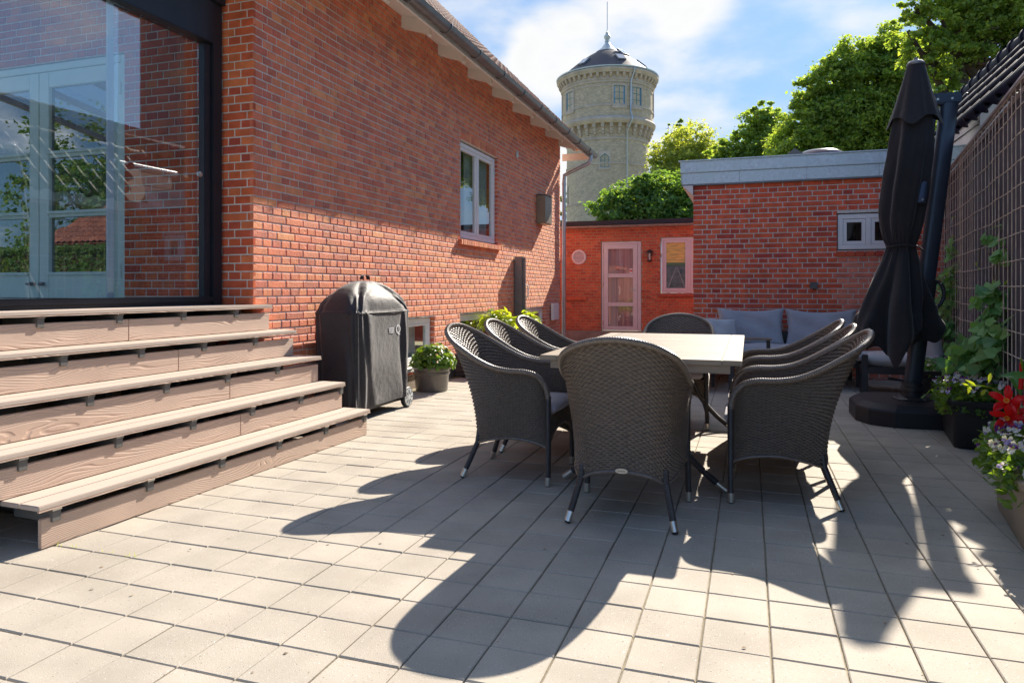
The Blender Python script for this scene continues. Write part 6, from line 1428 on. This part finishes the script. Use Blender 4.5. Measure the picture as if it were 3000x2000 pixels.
# ------------------------------------------------------------------ neighbour on the right: white rendered wall, black glazed tiles
def neighbour():
    n_ = empty('white_neighbour_house', (3.6, 8.0, 0), label='white rendered house with shiny black glazed tile roof beyond the fence', cat='house')
    O = Vector((3.6, 8.0, 0))
    xw = 2.56; W = lambda *v: tuple(Vector(v)-O)
    y_c = 9.57; zt = 3.35
    w = MB(); w.box(xw-O.x, 6.5-O.x, y_c-O.y, 10.9-O.y, 0, zt-.04); w.box(xw+.05-O.x, 6.5-O.x, 3.6-O.y, y_c-O.y, 0, 2.0); w.build('wall', 'render', n_)
    for i, z in enumerate((zt-.14, zt-.24)): MB().box(xw-.03+.01*i-O.x, xw-O.x, y_c-O.y, 10.88-O.y, z-.04, z).build('cornice_moulding', 'render', n_, bevel=.01)
    gt = MB(); gt.tube([W(xw-.09, y_c-.12, zt+.02), W(xw-.09, 10.9, zt+.02)], .062, 12); gt.build('gutter', 'galv', n_, smooth=True)
    for i in range(4): gy = y_c+.15+i*.36; MB().tube([W(xw-.09+.066*math.cos(a), gy, zt+.02+.066*math.sin(a)) for a in np.linspace(math.pi, 2*math.pi, 9)], .008, 5).build('gutter_bracket', 'galv', n_)
    MB().tube([W(xw-.16, y_c-.12, zt+.02), W(xw+.03, y_c-.16, zt+.02)], .055, 12).build('gutter_end', 'galv', n_, smooth=True)
    # steep tiled roof face towards the terrace, ridge roll along its top
    ytop0, ytop1 = 10.15, 3.4; zr = 3.58; xt = 2.62
    up = Vector((.62, 0, .785)); rows = 4
    pan = .28; S = 10; ry = .30
    for r_ in range(rows):
        z0 = zr-.02-(r_+1)*ry*.785; x0 = xt-(r_+1)*ry*.62
        c = 0
        while True:
            ya = ytop0-.25-.22*(r_)-c*pan
            if ya-pan < ytop1: break
            V = []; 
            for i in range(S+1):
                u = i/S; y = ya-u*pan; bul = .062*math.sin(math.pi*min(1, u/.62))**1.0 if u < .62 else -.02*math.sin(math.pi*(u-.62)/.38)
                for k, (dv, o_) in enumerate([(-.02, .010), (-.02, .032), (.5*ry, .02), (ry, .004)]):
                    p = Vector((x0, y, z0))+up*dv+Vector((-.785, 0, .62))*(bul+o_); V.append(tuple(p-O))
            F = [(i*4+k, i*4+k+1, (i+1)*4+k+1, (i+1)*4+k) for i in range(S) for k in range(3)]
            o = mesh_np('roof_tile', V, F, M['blacktile'], n_, smooth=True)
            c += 1
    bk = MB(); a = Vector((xt-.02, 0, zr)); b = a-up*1.2; bk.add([W(a.x, ytop0-.05, a.z), W(a.x, ytop1, a.z), W(b.x, ytop1, b.z), W(b.x, ytop0-.5, b.z)], [(0, 1, 2, 3)]); bk.build('roof_underlay', 'bitumen', n_)
    y = ytop0+.06; i = 0
    while y > ytop1:
        q = MB(); pts = [W(xt+.02, y+.03, zr+.03), W(xt+.02, y-.36, zr+.03)]; q.tube([pts[0], (pts[0][0], pts[0][1]-.05, pts[0][2]), (pts[0][0], pts[0][1]-.06, pts[0][2]), pts[1]], [.125, .125, .108, .095], 18); q.build('ridge_tile', 'blacktile', n_, smooth=True); y -= .34
    s = MB(); s.lathe([(.001, .10), (.06, .09), (.10, .05), (.118, 0)], 18, cap=False); so = s.build('ridge_end', 'blacktile', n_, smooth=True); so.location = W(xt+.02, ytop0+.08, zr+.03); so.rotation_euler = (R(-90), 0, 0)
    # main part of the house further right, mirrored in the garden room glass
    m2 = MB(); m2.box(5.0-O.x, 13-O.x, 7.5-O.y, 14.2-O.y, 0, 4.6); m2.box(5.6-O.x, 6.8-O.x, 14.2-O.y, 17-O.y, 0, 10); m2.build('main_wall', 'anthr', n_)
    for q in range(28): MB().lathe([(.15, -1.2), (.15, 1.2)], 10).build('eave_tile', 'bitumen', n_, smooth=True, loc=W(5.3, 7.6+q*.24, 4.62), rot=(0, R(70), 0)).scale = (1, .8, 1)
    # rough masonry pier beside it
    x, y = at(2795, 10.6); m_ = empty('masonry_pier', (x+.12, y, 2.3), label='rough grey masonry pier with dark flashing beside the white neighbour wall', cat='chimney'); MB().box(-.16, .16, -.15, .15, .2, 1.28).build('pier', 'roughm', m_, bevel=.01); MB().box(-.19, .17, -.18, .18, .16, .42).build('flashing', 'anthr', m_); MB().box(-.17, .17, -.17, .17, 1.28, 1.33).build('cap', 'roofred', m_)
M['roughm'] = pmat('rough_masonry', (.33, .30, .27), .95, var=.4, nscale=25, bump=1, bscale=40)
neighbour()

# ------------------------------------------------------------------ behind the viewer (seen only in the glass)
def behind():
    h = MB()
    tag_h = empty('clipped_hedge', (-13, -4.4, 0), label='dense clipped green hedge mirrored in the garden room door panes', cat='hedge')
    n = 26000; C = np.stack([rng.uniform(-9, 9, n), np.where(rng.random(n) < .8, .45, rng.uniform(-.45, .45, n)), rng.uniform(0, 2.15, n)], 1); C[:, 1] += rng.normal(size=n)*.07; tp = rng.random(n) < .2; C[tp, 2] = 2.15+rng.normal(size=tp.sum())*.05
    leaves('foliage', C, rng.normal(size=(n, 3))+[0, .6, .5], .11*rng.uniform(.7, 1.3, n), 'tree3', tag_h, 'diamond', True); MB().box(-9, 9, -.4, .4, 0, 2.05).build('core', 'bark', tag_h)
    b = empty('red_roofed_house', (-17, -14, 0), label='yellow brick house with red tiled roof mirrored in the garden room glass', cat='house')
    w = MB(); w.box(-8, 8, -3.5, 3.5, 0, 3.0); w.build('wall', 'ybrick', b); r = MB(); r.add([(-8.6, 4.1, 2.8), (8.6, 4.1, 2.8), (5.5, 0, 5.9), (-5.5, 0, 5.9), (-8.6, -4.1, 2.8), (8.6, -4.1, 2.8)], [(0, 3, 2, 1), (1, 2, 5), (4, 5, 2, 3), (0, 4, 3), (0, 1, 5, 4)]); rr = r.build('roof', 'roofred', b)
    V = []; F = []
    for q in range(15):
        for c in range(60):
            t = q/15; y = 4.15-4.1*t; z = 2.84+3.1*t; hw = 8.5-3.1*t; x = -8.5+c*.285
            if abs(x+.14) > hw-.1: continue
            k = len(V); V += [(x, y, z+.02), (x+.14, y, z+.075), (x+.285, y, z+.02), (x, y-.28, z+.225), (x+.14, y-.28, z+.26), (x+.285, y-.28, z+.225)]; F += [(k, k+1, k+4, k+3), (k+1, k+2, k+5, k+4)]
    o = mesh_np('roof_tile', V, F, M['roofred'], rr); o['kind'] = 'stuff'
    for x in (-5.5, -2, 2.2, 5.5): MB().box(x-.7, x+.7, 3.48, 3.56, 1.0, 2.3).build('window', 'white', b); MB().box(x-.6, x+.6, 3.561, 3.57, 1.1, 2.2).build('pane', 'pane', b)
    MB().tube([(7.8, 3.7, 2.7), (7.8, 3.6, 0)], .05, 8).build('downpipe', 'white', b)
    for lab, x, y, s, zt, m in [('tall loose birch mirrored in the upper left door pane', -27, -20, 3.0, 8.0, 'tree3'), ('round flowering chestnut mirrored in the right door pane', -13, -24, 3.6, 6.5, 'tree2'), ('broad tree standing behind the red roofed house', -20, -27, 4.2, 7.0, 'tree1'), ('tall tree standing left behind the mirrored house', -36, -22, 4.0, 8.5, 'tree3')]:
        tree(lab, (x, y), 0, [(x, y, zt, s, s*.9), (x-s*.6, y, zt-s*.5, s*.7, s*.6), (x+s*.6, y+.5, zt-s*.4, s*.7, s*.6), (x, y+1, zt-s, s*.9, s*.7)], 7000, .3, m, .25, 'trees behind the viewer')
M['ybrick'] = pmat('yellow_brick_far', (.34, .25, .15), .9, var=.2, nscale=12)
behind()

# ------------------------------------------------------------------ put every thing's empty at its own base
def rebase():
    bpy.context.view_layer.update()
    for o in list(SC.objects):
        if o.parent or o.type != 'EMPTY' or not o.children: continue
        if o.location.length > .01: continue
        mn = Vector((1e9,)*3); mx = -mn
        def rec(c):
            nonlocal mn, mx
            if c.type == 'MESH':
                for q in c.bound_box:
                    w = c.matrix_world @ Vector(q); mn = Vector(map(min, mn, w)); mx = Vector(map(max, mx, w))
            for k in c.children: rec(k)
        rec(o); L = Vector(((mn.x+mx.x)/2, (mn.y+mx.y)/2, mn.z))
        for c in o.children: c.location = c.location-L
        o.location = L
rebase()
